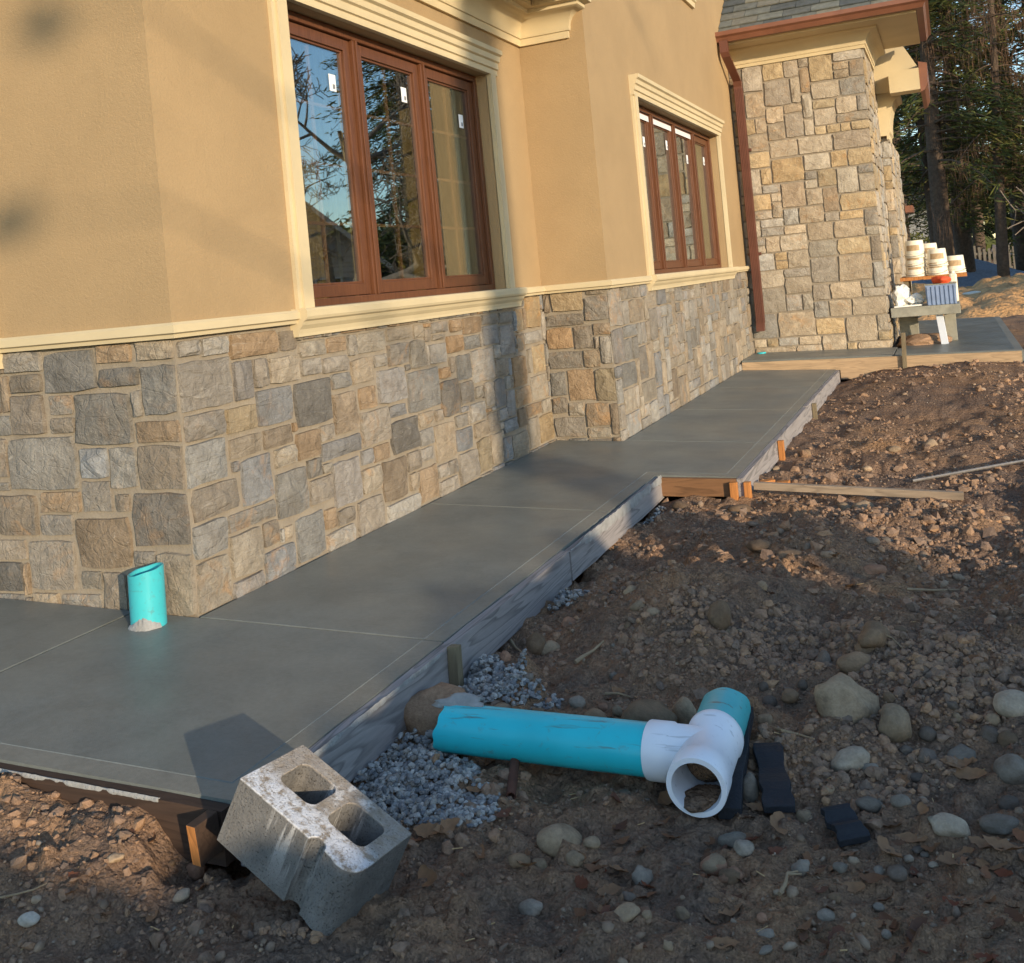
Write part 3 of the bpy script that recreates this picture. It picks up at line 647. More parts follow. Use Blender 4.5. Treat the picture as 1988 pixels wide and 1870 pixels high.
wall_rects(wG, fill_rects(14.2, 17, .03, 2.55, [], SZE, 11, unit=.098), 18)
# mortar backings
m = MB(); m.box((-4.6, yA+IN, -.03), (xB-.15, yA+.15, zL)); m.box((xB-.15, yA+IN, -.03), (xB-IN, yA+.15, zL)); backA = hb(m, 'stone_base', M['mortar'])
m = MB(); m.box((xB-.15, yA+.15, -.05), (xB-IN, yC+IN, zL)); backB = hb(m, 'stone_base', M['mortar'])
m = MB(); m.box((xB-.15, yC+IN, -.05), (xD-.15, yC+.15, zL)); m.box((xD-.15, yC+IN, -.05), (xD-IN, yC+.15, zL)); backC = hb(m, 'stone_base', M['mortar'])
m = MB(); m.box((xD-.15, yC+.15, -.06), (xD-IN, yE+IN, zL)); backD = hb(m, 'stone_base', M['mortar'])
m = MB(); m.box((xD-.15, yE+IN, 0), (xT-.15, yE+.15, 3.37)); m.box((xT-.15, yE+IN, 0), (xT-IN, 14.2+IN, 3.37)); backE = hb(m, 'stone_tower', M['mortar'])
m = MB(); m.box((xT-.3, 14.2+IN, 0), (-.58-IN, 17, 2.56)); backF = hb(m, 'stone_pier', M['mortar'])
for w, b in ((wA, backA), (wB, backB), (wC, backC), (wD, backD), (wE, backE), (wT, backE), (wF, backF), (wG, backF)): w.backing = b
STONES.sort(key=lambda s: -s[0])
for (ar, w, (a, b, c, d), base, dep, k, fl) in STONES[:300]:
    o = bpy.data.objects.new('stone', USM[k]); j = .0045
    L = Matrix.Translation(Vector(w.fn((a+b)/2, (c+d)/2))) @ w.rot.to_4x4() @ Matrix.Diagonal(((b-a-2*j)*(-1 if fl > .5 else 1), (d-c-2*j), dep, 1))
    link(o, w.backing); o.matrix_basis = L
    o.color = (*s2l(base), 1)
for b in (backA, backB, backC, backD, backE, backF):
    V = []; Fq = []; C = []
    for (ar, w, (a, bb, c, d), base, dep, k, fl) in STONES[300:]:
        if w.backing is not b: continue
        vs, fs = USTONE[k]; o = len(V); cen = Vector(w.fn((a+bb)/2, (c+d)/2)); n0 = len(V)
        for p in vs: V.append(tuple(cen+w.rot @ Vector((p[0]*(bb-a-.009), p[1]*(d-c-.009), p[2]*dep))))
        Fq += [tuple(o+i for i in f) for f in fs]; C += [(*s2l(base), 1)]*len(vs)
    if not V: continue
    me = bpy.data.meshes.new('stone_cladding'); me.from_pydata(V, [], Fq); me.materials.append(M['stone_j'])
    at = me.color_attributes.new('Col', 'FLOAT_COLOR', 'POINT'); at.data.foreach_set('color', np.array(C, np.float32).ravel())
    o = bpy.data.objects.new('stone_cladding', me); link(o, b); o['kind'] = 'stuff'

# ledge, sills, crown ----------------------------------------------
m = MB()
lp = [(-.02, zL-.002), (.026, zL-.002), (.030, zL+.012), (.044, zL+.018), (.044, zL+.046), (.034, zL+.056), (-.02, zL+.056)]
m.sweep([(-4.6, yA), (xB, yA), (xB, 3.86)], lp); hb(m, 'ledge', M['trim'])
m = MB(); m.sweep([(xB, 6.44), (xB, yC), (xD, yC), (xD, 7.93)], lp); hb(m, 'ledge', M['trim'])
m = MB(); m.sweep([(xD, 11.36), (xD, yE-.02)], lp); hb(m, 'ledge', M['trim'])
sp = [(-.02, zL-.062), (.028, zL-.062), (.030, zL-.048), (.036, zL-.030), (.052, zL-.012), (.060, zL+.004), (.074, zL+.012), (.080, zL+.024), (.080, zL+.050), (.074, zL+.060), (-.11, zL+.064), (-.11, zL+.04)]
for X0, a, b in ((xB, 3.86, 6.44), (xD, 7.93, 11.36)):
    m = MB(); m.sweep([(X0, a), (X0, b)], sp); hb(m, 'window_sill', M['trim'])
m = MB(); m.sweep([(-4.9, yA), (-3.52, yA)], [(p, z-.004) for p, z in sp]); hb(m, 'window_sill', M['trim'])
m = MB(); m.box((-3.66, yA-.035, zL+.062), (-3.56, yA+.05, 2.6)); hb(m, 'window_trim', M['trim'])
m = MB(); m.box((-4.9, yA+.09, ZT), (-3.66, yA+.12, 2.5)); hb(m, 'window_blank', M['dark'])
crown = [(-.02, 2.776), (.022, 2.776), (.024, 2.822), (.034, 2.826), (.036, 2.842)]
for k in range(8):
    a = k/7*math.pi/2; crown.append((.036+.10*(1-math.cos(a)), 2.842+.112*math.sin(a)))
crown += [(.150, 2.962), (.152, 2.985), (.20, 2.992), (.205, 3.03), (-.02, 3.03)]
m = MB(); m.sweep([(-6, yA), (xB, yA), (xB, yC), (-2.305, yC), (-2.305, yC+.004)], crown); hb(m, 'crown_moulding', M['trim'], smooth=True, angle=30)
m = MB(); m.sweep([(-6, yA), (xB, yA), (xB, yC-.001)], [(-.05, 3.031), (.46, 3.031), (.46, 3.12), (-.05, 3.12)]); hb(m, 'soffit', M['trim'])
gp = [(0, 0), (.07, 0), (.095, .045), (.125, .065), (.125, .11), (.112, .11), (.11, .075), (.08, .05), (.06, .012), (.012, .012), (.012, .11), (0, .11)]
m = MB(); m.sweep([(-6, yA-.461), (xB+.461, yA-.461), (xB+.461, yC-.06)], [(a*.8, 3.03+b) for a, b in gp]); hb(m, 'gutter', M['copper'])
m = MB(); m.add([(-6, yA-.46, 3.13), (xB+.46, yA-.46, 3.13), (xB+.46, yC-.002, 3.13), (-6, yC-.002, 3.13), (-6, yA+1.4, 4.2), (xB-1.0, yA+1.4, 4.2), (xB-1.0, yC-.002, 4.2), (-6, yC-.002, 4.2)],
                [(3, 2, 1, 0), (4, 5, 6, 7), (0, 1, 5, 4), (1, 2, 6, 5), (2, 3, 7, 6), (3, 0, 4, 7)]); hb(m, 'bay_roof', M['slate_j'])

# windows ----------------------------------------------------------
def window(X0, y0, y1, z0, z1, n, name='window', muntins=True, tape=False):
    w = empty(name, (0, 0, 0), house)
    pj_ = .032
    hd = [(X0-.004, z1), (X0+pj_, z1), (X0+pj_, z1+.035), (X0+pj_+.012, z1+.04), (X0+pj_+.012, z1+.08), (X0+pj_+.026, z1+.088), (X0+pj_+.03, z1+.12), (X0+pj_+.048, z1+.13), (X0+pj_+.05, z1+.158), (X0-.004, z1+.158)]
    m = MB(); m.prism(hd, 1, y0-.11, y1+.11); m.build('head_trim', M['trim'], w)
    for a, b in ((y0-.105, y0), (y1, y1+.105)):
        m = MB(); lo = a if a < y0 else b
        pr = [(X0-.004, a), (X0+pj_, a), (X0+pj_, b), (X0-.004, b)]
        m.box((X0-.004, a, z0-.002), (X0+pj_*.6, b, z1-.0005)); c = (a+b)/2
        m.box((X0+pj_*.6, a+.028, z0-.002), (X0+pj_, b-.0, z1-.0005)) if a < y0 else m.box((X0+pj_*.6, a, z0-.002), (X0+pj_, b-.028, z1-.0005))
        m.build('side_trim', M['trim'], w)
    xf = X0-.075                                   # face of the frame
    fr = MB(); ft = .042
    fr.box((xf, y0+.001, z0+.001), (xf-.1, y0+ft, z1-.001)); fr.box((xf, y1-ft, z0+.001), (xf-.1, y1-.001, z1-.001))
    fr.box((xf, y0+ft, z1-ft), (xf-.1, y1-ft, z1-.001)); fr.box((xf, y0+ft, z0+.001), (xf-.1, y1-ft, z0+ft))
    uw = (y1-y0)/n
    for i in range(1, n):
        c = y0+uw*i; fr.box((xf-.002, c-.028, z0+ft), (xf-.1, c+.028, z1-ft)); fr.box((xf+.008, c-.008, z0+ft), (xf-.002, c+.008, z1-ft))
    fr.build('frame', M['frame'], w, bevel=.003)
    for i in range(n):
        a = y0+uw*i+(ft if i == 0 else .028)+.003; b = y0+uw*(i+1)-(ft if i == n-1 else .028)-.003; c, d = z0+ft+.003, z1-ft-.003
        st = .058; xs = xf-.022; m = MB()
        m.box((xs, a, c), (xs-.05, a+st, d)); m.box((xs, b-st, c), (xs-.05, b, d)); m.box((xs, a+st, d-st), (xs-.05, b-st, d)); m.box((xs, a+st, c), (xs-.05, b-st, c+st))
        for e in ((a+st, a+st+.012), (b-st-.012, b-st)): m.box((xs-.012, e[0], c+st), (xs-.04, e[1], d-st))
        m.box((xs-.012, a+st+.012, d-st-.012), (xs-.04, b-st-.012, d-st)); m.box((xs-.012, a+st+.012, c+st), (xs-.04, b-st-.012, c+st+.012))
        m.build('sash', M['frame'], w, bevel=.0025)
        ga, gb, gc, gd = a+st+.010, b-st-.010, c+st+.010, d-st-.010
        m = MB(); m.box((xs-.022, ga, gc), (xs-.028, gb, gd)); m.build('pane', M['glass'], w)
        if muntins:
            m = MB(); cy = (ga+gb)/2; m.box((xs-.031, cy-.009, gc), (xs-.043, cy+.009, gd))
            for q in (1, 2, 3):
                zz = gc+(gd-gc)*q/4
                m.box((xs-.031, ga, zz-.008), (xs-.043, cy-.009, zz+.008)); m.box((xs-.031, cy+.009, zz-.008), (xs-.043, gb, zz+.008))
            m.build('muntin', M['muntin'], w)
        m = MB(); sy = gb-.12 if n == 3 else gb-.10; sz = gd-(.21, .17, .24, .2)[i]
        m.box((xs-.0214, sy, sz), (xs-.0208, sy+.062, sz+.085), 0); m.box((xs-.0207, sy+.030, sz+.012), (xs-.0204, sy+.052, sz+.036), 1)
        s = m.build('sticker', [M['sticker'], M['ink']], w)
        if tape and i < 3:
            m = MB(); m.box((xs+.001, a+.01, d-st), (xs+.003, b-.01, d-.012)); m.build('tape_strip', M['tape'], w)
    return w
window(xB, *W1, 3); window(xD, *W2, 4, muntins=False, tape=True)
# upper storey window above D
m = MB(); m.prism([(xD-.002, 3.73), (xD+.03, 3.73), (xD+.034, 3.78), (xD+.05, 3.79), (xD+.05, 3.86), (xD-.1, 3.86), (xD-.1, 3.84), (xD-.002, 3.84)], 1, 8.45, 10.60); hb(m, 'window_sill', M['trim'])
m = MB(); m.box((xD-.12, 8.6, 3.861), (xD-.14, 10.45, 5.4)); hb(m, 'upper_pane', M['darkglass'])
# interior behind the glass
m = MB(); m.box((-8, yA+.21, -.2), (xD-.21, 17, -.15)); hb(m, 'interior_floor', M['floor'])
m = MB(); m.box((-8, yA+.21, 2.95), (xB-.21, yC+.2, 3.0)); m.box((-8, yC+.2, 2.95), (xD-.21, 17, 3.0)); hb(m, 'interior_ceiling', M['plaster'])
m = MB(); m.box((-8.0, yA+.21, -.15), (-7.9, 17, 2.95)); m.box((-7.9, 16.9, -.15), (xD-.21, 17, 2.95)); m.box((-7.9, yC+.3, -.15), (-3.4, yC+.4, 2.95)); hb(m, 'interior_wall', M['plaster'])
m = MB(); m.box((-8, yA+.13, -.2), (-7.9, yA+.20, 3)); m.box((-7.9, yA+.21, -.15), (xB-.3, yA+.25, 1.0)); hb(m, 'interior_wall', M['plaster'])
for i, (sx, sy) in enumerate([(-3.08, 4.95), (-3.08, 5.10), (-3.08, 5.78), (-3.08, 5.96), (-3.08, 6.5)]+[(-3.75, 5.4+.41*k) for k in range(3)]+[(-3.75, 8.2+.5*k) for k in range(8)]):
    m = MB(); m.box((sx, sy, -.149), (sx-.09, sy+.04, 2.949)); hb(m, 'stud', M['stud'])

# tower top --------------------------------------------------------
EAVE = .44
cr2 = [(-.02, 3.365), (.02, 3.365), (.022, 3.40), (.032, 3.405)]
for k in range(7):
    a = k/6*math.pi/2; cr2.append((.032+.12*(1-math.cos(a)), 3.405+.13*math.sin(a)))
cr2 += [(.165, 3.545), (.17, 3.565), (-.02, 3.565)]
m = MB(); m.sweep([(xD+.001, yE), (xT, yE), (xT, 13.9)], cr2); hb(m, 'crown_moulding', M['trim'], smooth=True, angle=30)
m = MB(); m.box((xD+.001, yE-EAVE, 3.566), (xT+EAVE+.14, 13.7, 3.60)); hb(m, 'soffit', M['trim'])
m = MB(); m.box((xD+.001, yE-EAVE-.02, 3.585), (xT+EAVE+.14, yE-EAVE-.001, 3.69)); hb(m, 'fascia', M['trim'])
m = MB(); m.sweep([(xD-.1, yE-EAVE-.022), (xT+EAVE+.142, yE-EAVE-.022), (xT+EAVE+.142, 13.7)], [(a, 3.588+b) for a, b in gp]); hb(m, 'gutter', M['copper'])
roof = MB(); xr = xT+EAVE+.14; y0 = yE-EAVE; zr = 3.69; pit = math.tan(math.radians(40))
roof.add([(xD, y0, zr), (xr, y0, zr), (xr-1.5, y0+1.5, zr+1.5*pit), (xD, y0+1.5, zr+1.5*pit), (xr, 13.7, zr), (xr-1.5, 13.7, zr+1.5*pit), (xD, y0+.02, zr-.08), (xr-.02, y0+.02, zr-.08), (xr-.02, 13.7, zr-.08), (xD, 13.7, zr-.08), (xD, 13.7, zr+1.5*pit)],
         [(0, 1, 2, 3), (1, 4, 5, 2), (6, 9, 8, 7), (0, 6, 7, 1), (1, 7, 8, 4), (4, 8, 9, 10, 5), (3, 2, 5, 10), (0, 3, 10, 9, 6)]); roof = hb(roof, 'tower_roof', M['slate_j'])
sl = 1/math.cos(math.radians(40)); r = random.Random(4)
for cidx in range(9):
    s0 = -.03+cidx*.165; x = xD-.14*(cidx % 2)-.02
    while x < xr-.02:
        wv = r.uniform(.25, .31); x1 = min(x+wv, xr-max(0, s0+.1)/sl); x0 = max(x, xD+.002)
        if x1-x0 > .05:
            m = MB(); ca, sa = math.cos(math.radians(40)), math.sin(math.radians(40)); j = r.uniform(.001, .005); lift = .010+r.uniform(0, .006)
            def P(xx, s, hgt): return (xx, y0+s*ca-hgt*sa, zr+s*sa+hgt*ca)
            m.add([P(x0+.003, s0+j, lift+.012), P(x1-.003, s0+j, lift+.012), P(x1-.003, s0+.18, .004), P(x0+.003, s0+.18, .004), P(x0+.003, s0+j, lift-.002), P(x1-.003, s0+j, lift-.002), P(x1-.003, s0+.18, -.006), P(x0+.003, s0+.18, -.006)],
                  [(0, 1, 2, 3), (7, 6, 5, 4), (4, 5, 1, 0), (5, 6, 2, 1), (6, 7, 3, 2), (7, 4, 0, 3)])
            m.build('shingle', M['slate'], roof)
        x += wv
# downspout at the inner corner
dx = -2.065
m = MB()
def ds_section(c, w, d, n=None): return c
rect = lambda cx, cy, z, w, d: [(cx-w/2, cy-d/2, z), (cx+w/2, cy-d/2, z), (cx+w/2, cy+d/2, z), (cx-w/2, cy+d/2, z)]
yw = yE-.075; yg = yE-EAVE-.085
lv = [(-2.10, yg, 3.60), (-2.10, yg, 3.47), (-2.09, yg+.03, 3.42), (-2.06, yw-.03, 3.20), (dx, yw, 3.14), (dx, yw, .55), (dx-.001, yw, .40), (dx, yw-.035, .33)]
V = []; F = []
for i, (cx, cy, z) in enumerate(lv): V += rect(cx, cy, z, .090, .074)
for i in range(len(lv)-1):
    for k in range(4): k2 = (k+1) % 4; F.append((i*4+k, i*4+k2, i*4+4+k2, i*4+4+k))
m.add(V, F)
for q in range(5):
    xx = dx-.045+.09*(q+.5)/5; m.box((xx-.004, yw-.0410, .42), (xx+.004, yw-.036, 3.12))
    if q < 4: yy = yw-.036+.072*(q+.5)/4; m.box((dx+.045, yy-.004, .42), (dx+.049, yy+.004, 3.12))
dsp = hb(m, 'downspout', M['downsp'])
for zz in (2.4, 1.2):
    m = MB(); m.box((dx-.075, yw+.036, zz), (dx+.075, yE-.004, zz+.03)); m.build('strap', M['downsp'], dsp)
# second eave and corbels behind the tower
m = MB()
cb = [(-.60, 2.51), (-.575, 2.51), (-.57, 2.58), (-.55, 2.60)]
for k in range(7):
    a = k/6*math.pi/2; cb.append((-.55+.13*(1-math.cos(a)), 2.62+.40*math.sin(a)))
cb += [(-.40, 3.03), (-.40, 3.09), (-.60, 3.09)]
m.prism(cb, 1, 14.12, 14.9); m.box((xT+.002, 14.12, 2.56), (-.60, 14.9, 3.09)); hb(m, 'corbel', M['trim'])
m = MB(); m.prism([(-.68, 3.09), (-.50, 3.09), (-.50, 3.29), (-.14, 3.31), (-.32, 3.66), (-.68, 3.66)], 1, 14.05, 14.12); hb(m, 'gable_return', M['trim'])
m = MB(); m.box((-.50, 13.75, 3.03), (-.15, 14.049, 3.29)); hb(m, 'eave_box', M['trim'])
m = MB(); m.prism([(-.148, 3.0), (-.10, 3.02), (-.06, 3.10), (-.05, 3.34), (-.148, 3.37)], 1, 13.78, 15.6); hb(m, 'gutter', M['copper'])
m = MB(); m.box((-.56, 16.9, 1.66), (-.45, 17.6, 1.76)); hb(m, 'gutter', M['copper'])
m = MB(); m.box((-.59, 17.02, .03), (-.62, 17.3, 1.7)); hb(m, 'rear_wall', M['stucco'])
# ------------------------------------------------------------------ form boards and stakes
def thing(mb, name, mats, label, cat, group=None, **k):
    """one-mesh thing with its origin at its base centre"""
    V = np.array(mb.v); c = Vector(((V[:, 0].min()+V[:, 0].max())/2, (V[:, 1].min()+V[:, 1].max())/2, V[:, 2].min()))
    mb.v = [tuple(Vector(p)-c) for p in mb.v]
    o = mb.build(name, mats, **k); o.location = c; return tag(o, label, cat, group)
def board(p, q, th, h, mat, label, seg=8, name='form_board', jit=.003, parts=None):
    """plank from p to q (top centre line), th thick, h high, slightly uneven top"""
    p = Vector(p); q = Vector(q); d = (q-p); r = Vector((d.y, -d.x, 0)).normalized()*th/2; V = []; F = []
    for i in range(seg+1):
        c = p+d*(i/seg); e = rnd.uniform(-jit, jit); f = rnd.uniform(-jit, jit)*.5
        V += [c-r+Vector((0, 0, e-h)), c+r+Vector((0, 0, e-h)), c+r+Vector((0, 0, f)), c-r+Vector((0, 0, f))]
    for i in range(seg):
        for k in range(4): k2 = (k+1) % 4; F.append((i*4+k, i*4+k2, i*4+4+k2, i*4+4+k))
    F += [(3, 2, 1, 0), (seg*4, seg*4+1, seg*4+2, seg*4+3)]
    m = MB().add(V, F); return thing(m, name, mat, label, 'board')
zs = slab_z(xW)
b1 = board((xW+.022, 1.985, zs-.004), (xW+.022, 4.22, zs-.006), .036, .140, M['greyboard'], 'weathered grey form board with bold wood grain edging the walk above gravel', 14)
b2 = board((xW+.026, 4.228, zs-.012), (xW+.018, Y_STEP-.004, zs-.01), .036, .125, M['greyboard'], 'cement smeared form board edging the walk up to its step', 10)
b3 = board((xW+.002, Y_STEP-.022, slab_z(-1.5)-.006), (xS+.0, Y_STEP-.022, slab_z(xS)-.006), .034, .10, M['returnb'], 'brown form board across the jog in the walk', 5)
b4 = board((xS+.020, Y_STEP-.03, slab_z(xS)-.004), (xS+.022, 8.6, slab_z(xS)-.006), .034, .13, M['greyboard'], 'pale form board edging the walk past the jog', 10)
b5 = board((xS+.022, 8.61, slab_z(xS)-.004), (xS+.022, Y_END-.045, slab_z(xS)-.006), .034, .13, M['greyboard'], 'pale form board edging the far walk up to the landing', 10)
b6 = board((-4.6, Y_FRONT-.020, slab_z(-4.6)-.006), (xW-.02, Y_FRONT-.020, slab_z(xW)-.008), .036, .13, M['frontboard'], 'dark damp form board along the front end of the walk', 14)
b7 = board((xD+.02, Y_END+.018, Z_LAND-.018), (.56, Y_END+.018, Z_LAND-.062), .036, .115, M['tanboard'], 'upper tan plank with knots forming the landing edge', 10)
b8 = board((xS+.045, Y_END+.014, Z_LAND-.15), (.56, Y_END+.014, Z_LAND-.185), .036, .10, M['tanboard'], 'lower tan plank under the landing edge', 10)
m = MB(); m.beam((-1.702, 1.890, -.100), (-1.690, 1.956, -.094), .030, .095); m.m = [1 if i == 0 else 0 for i in range(len(m.f))]
thing(m, 'board_offcut', [M['frontboard'], M['orangewood']], 'short board end with orange end grain beside the concrete block', 'board', bevel=.002)
# white cement slop squeezed out along the front board
def slop(p, q, n, w, h, name, label, parent=None, seed=0):
    r = random.Random(seed); p = Vector(p); q = Vector(q); V = []; F = []
    sd = Vector(((q-p).y, -(q-p).x, 0)).normalized()
    for i in range(n+1):
        t = i/n; c = p.lerp(q, t); k = max(.08, min(1, 1.15+fbm(np.array(t*n*.22), np.array(seed*3.7), 1, 2, seed)*2.2)); ww = w*k; hh = h*k*r.uniform(.8, 1.2)
        V += [c-sd*.004, c+sd*ww*.4+Vector((0, 0, hh*.6)), c+sd*ww+Vector((0, 0, -hh*.2)), c+sd*ww*.8+Vector((0, 0, -hh*1.0)), c-sd*.004+Vector((0, 0, -hh))]
    for i in range(n):
        for k in range(5): k2 = (k+1) % 5; F.append((i*5+k, i*5+k2, i*5+5+k2, i*5+5+k))
    F += [tuple(range(4, -1, -1)), tuple(range(n*5, n*5+5))]
    m = MB().add(V, F)
    if parent: return m.build(name, M['spill'], parent, smooth=True, angle=60)
slop((-3.6, Y_FRONT-.034, slab_z(-3.6)-.006), (-1.86, Y_FRONT-.034, slab_z(-1.86)-.008), 150, .007, .007, 'cement_smear', '', b6, 2)
slop((xW+.038, 4.25, zs-.014), (xW+.034, 5.80, zs-.014), 60, .006, .03, 'cement_smear', '', b2, 5)
slop((xW+.040, 2.05, zs-.004), (xW+.040, 3.0, zs-.006), 60, .003, .010, 'cement_smear', '', b1, 9)
def stake(x, y, ztop, zbot, w, d, mat, label, lean=(0, 0)):
    m = MB(); p = (x+lean[0], y+lean[1], ztop); q = (x, y, zbot+.05)
    m.beam(q, p, w, d, up=(0, 1, 0))
    V = [Vector((x+a*w/2, y+b*d/2, zbot+.05)) for a, b in ((-1, -1), (1, -1), (1, 1), (-1, 1))]+[Vector((x, y, zbot))]
    m.add(V, [(0, 1, 4), (1, 2, 4), (2, 3, 4), (3, 0, 4)])
    return thing(m, 'wooden_stake', mat, label, 'stake', bevel=.002)
stake(xW+.062, 3.03, -.045, -.36, .036, .036, M['stake'], 'mossy tan stake driven against the grained form board', (-.004, .02))
stake(xS+.060, 7.05, -.075, -.40, .036, .040, M['orangewood'], 'orange stake bracing the form board past the jog')
stake(xS-.012, 5.775, -.085, -.36, .040, .036, M['orangewood'], 'orange stake on the inner side of the jog corner')
stake(xS+.058, 5.80, -.090, -.36, .036, .040, M['orangewood'], 'orange stake on the outer side of the jog corner', (0, .004))
stake(xS+.060, 8.9, -.085, -.40, .034, .038, M['stake'], 'short grey stake bracing the far form board')
stake(-.525, Y_END-.022, .268, -.30, .042, .036, M['stake'], 'tall thin stake standing against the landing planks', (.02, 0))

# ------------------------------------------------------------------ pipes
def blob(center, rad, seed, sub=3, amp=.25, flat=1.0):
    bm = bmesh.new(); bmesh.ops.create_icosphere(bm, subdivisions=sub, radius=1.0); r = random.Random(seed); ph = [r.uniform(0, 6) for _ in range(9)]
    for v in bm.verts:
        p = v.co; k = 1+amp*(math.sin(3*p.x+ph[0])*math.sin(2.5*p.y+ph[1])+.6*math.sin(6*p.z+ph[2]+2*p.x)*math.sin(5*p.y+ph[3])+.35*math.sin(11*p.x+ph[4])*math.sin(10*p.z+ph[5]+3*p.y))
        v.co = Vector((p.x*rad[0], p.y*rad[1], p.z*rad[2]*flat))*k
    V = [tuple(v.co+Vector(center)) for v in bm.verts]; F = [tuple(v.index for v in f.verts) for f in bm.faces]; bm.free(); return V, F
PR = .0630
def pipe_prof(r, l, t=.006): return [(r, 0), (r, l), (r-t, l), (r-t, 0)]
zc = slab_z(-2.785)
m = MB(); ax = Vector((.05, -.02, 1)).normalized(); base = Vector((-2.787, 2.972, zc-.06)); n = 48
top = []
V = []; F = []
for k in range(n):
    a = 2*math.pi*k/n; d = Vector((math.cos(a), math.sin(a), 0)); zt = .262+.012*math.cos(a-.6)+.0012*math.sin(5*a)
    for rr, zz in ((PR, 0), (PR, zt), (PR-.006, zt-.001), (PR-.006, .0)): V.append(base+d*rr+ax*zz)
for k in range(n):
    k2 = (k+1) % n
    for q in range(4): q2 = (q+1) % 4; F.append((k*4+q, k2*4+q, k2*4+q2, k*4+q2))
stub = empty('pipe_stub', (-2.787, 2.972, zc)); tag(stub, 'upright teal pipe stub set in the walk beside the stone corner', 'pipe')
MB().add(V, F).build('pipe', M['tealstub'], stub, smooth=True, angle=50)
# collar of cement left on its foot
m = MB(); V = []; F = []; r = random.Random(3)
for k in range(25):
    a = -2.2+2.0*k/24; d = Vector((math.cos(a), math.sin(a), 0)); h = .012+.028*math.exp(-((k-13)/7)**2)*r.uniform(.75, 1.2); c = base+Vector((0, 0, .06))
    V += [c+d*(PR+.0005)+Vector((0, 0, -.002)), c+d*(PR+.012*r.uniform(.7, 1.2))+Vector((0, 0, -.002)), c+d*(PR+.0035)+ax*h, c+d*(PR-.001)+ax*(h+.002)]
for k in range(24):
    for q in range(4): q2 = (q+1) % 4; F.append((k*4+q, k*4+q2, k*4+4+q2, k*4+4+q))
m.add(V, F+[(3, 2, 1, 0), (96, 97, 98, 99)]); m.build('cement_collar', M['spill'], stub, smooth=True, angle=60)

gz = lambda x, y: float(tz(x, y))
PR = .0665
asm = empty('drain_pipe', (-.9, 2.6, -.2)); tag(asm, 'teal drain pipe joined to a white tee lying on the soil', 'pipe')
zc = -.128
Lc = Vector((-1.437, 2.650, zc-.002)); Jc = Vector((-.672, 2.598, zc+.004)); run = Vector((-.012, .53, .02)); run.normalize(); br = (Lc-Jc).normalized()
Lb = (Lc-Jc).length
# long teal pipe with a ragged broken end
V = []; F = []; n = 48; r1 = br.cross(Vector((0, 0, 1))).normalized(); u1 = r1.cross(br)
for k in range(n):
    a = 2*math.pi*k/n; d = r1*math.cos(a)+u1*math.sin(a); e = Lb+.010*math.sin(2*a+.5)+.003*math.sin(9*a)
    for rr, t in ((PR, .10), (PR, e), (PR-.006, e-.002), (PR-.006, .10)): V.append(Jc+br*t+d*rr)
for k in range(n):
    k2 = (k+1) % n
    for q in range(4): q2 = (q+1) % 4; F.append((k*4+q, k2*4+q, k2*4+q2, k*4+q2))
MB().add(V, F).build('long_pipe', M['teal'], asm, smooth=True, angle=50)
# tee body: run hub with belled ends, branch hub trimmed to the run
tee = MB(); k_ = .905
tee.lathe([(.0665*k_, -.155), (.080*k_, -.155), (.0815*k_, -.152), (.0815*k_, -.085), (.077*k_, -.078), (.077*k_, .074), (.0815*k_, .080), (.0815*k_, .104), (.080*k_, .107), (.0725*k_, .107), (.0725*k_, -.05), (.0665*k_, -.05)], Jc, run, 48)
sd_ = run.cross(br).normalized(); up_ = br.cross(sd_).normalized(); V = []; F = []; n = 48
for k in range(n):
    a_ = 2*math.pi*k/n
    for rr, t in ((.077*k_, None), (.077*k_, .085), (.0815*k_, .092), (.0815*k_, .150), (.080*k_, .153), (.0725*k_, .153), (.0705*k_, None)):
        off = sd_*(math.cos(a_)*rr)+up_*(math.sin(a_)*rr)
        if t is None: t = math.sqrt(max((.0762*k_)**2-(math.cos(a_)*rr)**2, 0))-.004
        V.append(Jc+br*t+off)
for k in range(n):
    k2 = (k+1) % n
    for q in range(6): F.append((k*7+q, k2*7+q, k2*7+q+1, k*7+q+1))
tee.add(V, F); tee.build('tee', M['white'], asm, smooth=True, angle=40)
V, F = blob(Jc+run*.02+Vector((0, 0, -.008)), (.064, .06, .062), 61, 3, .06); MB().add(V, F).build('soil_plug', M['soil'], asm, smooth=True, angle=180)  # soil added across the run to block light, so the mouth reads dark
V, F = blob(Jc-run*.10+Vector((0, 0, -.052)), (.045, .06, .016), 62, 3, .25); MB().add(V, F).build('silt', M['soil'], asm, smooth=True, angle=180)
# muddy far stub with chipped end
V = []; F = []; r1 = run.cross(Vector((0, 0, 1))).normalized(); u1 = r1.cross(run)
for k in range(n):
    a = 2*math.pi*k/n; d = r1*math.cos(a)+u1*math.sin(a); e = .262+.014*math.sin(2*a+1)+.004*math.sin(5*a)
    for rr, t in ((PR, .085), (PR, e), (PR-.006, e-.002), (PR-.006, .085)): V.append(Jc+run*t+d*rr)
for k in range(n):
    k2 = (k+1) % n
    for q in range(4): q2 = (q+1) % 4; F.append((k*4+q, k2*4+q, k2*4+q2, k*4+q2))
MB().add(V, F).build('short_pipe', M['teal2'], asm, smooth=True, angle=50)
# cement lump on the broken end
V, F = blob(Lc+Vector((.045, .02, .066)), (.075, .035, .016), 4, 3, .35); MB().add(V, F).build('cement_crust', M['spill'], asm, smooth=True, angle=180)
V, F = blob((-1.53, 2.80, -.17), (.11, .10, .085), 8, 3, .22); o = thing(MB().add(V, F), 'mortar_lump', M['clod'], 'lump of dark mortar at the broken end of the teal pipe', 'lump', smooth=True, angle=180)

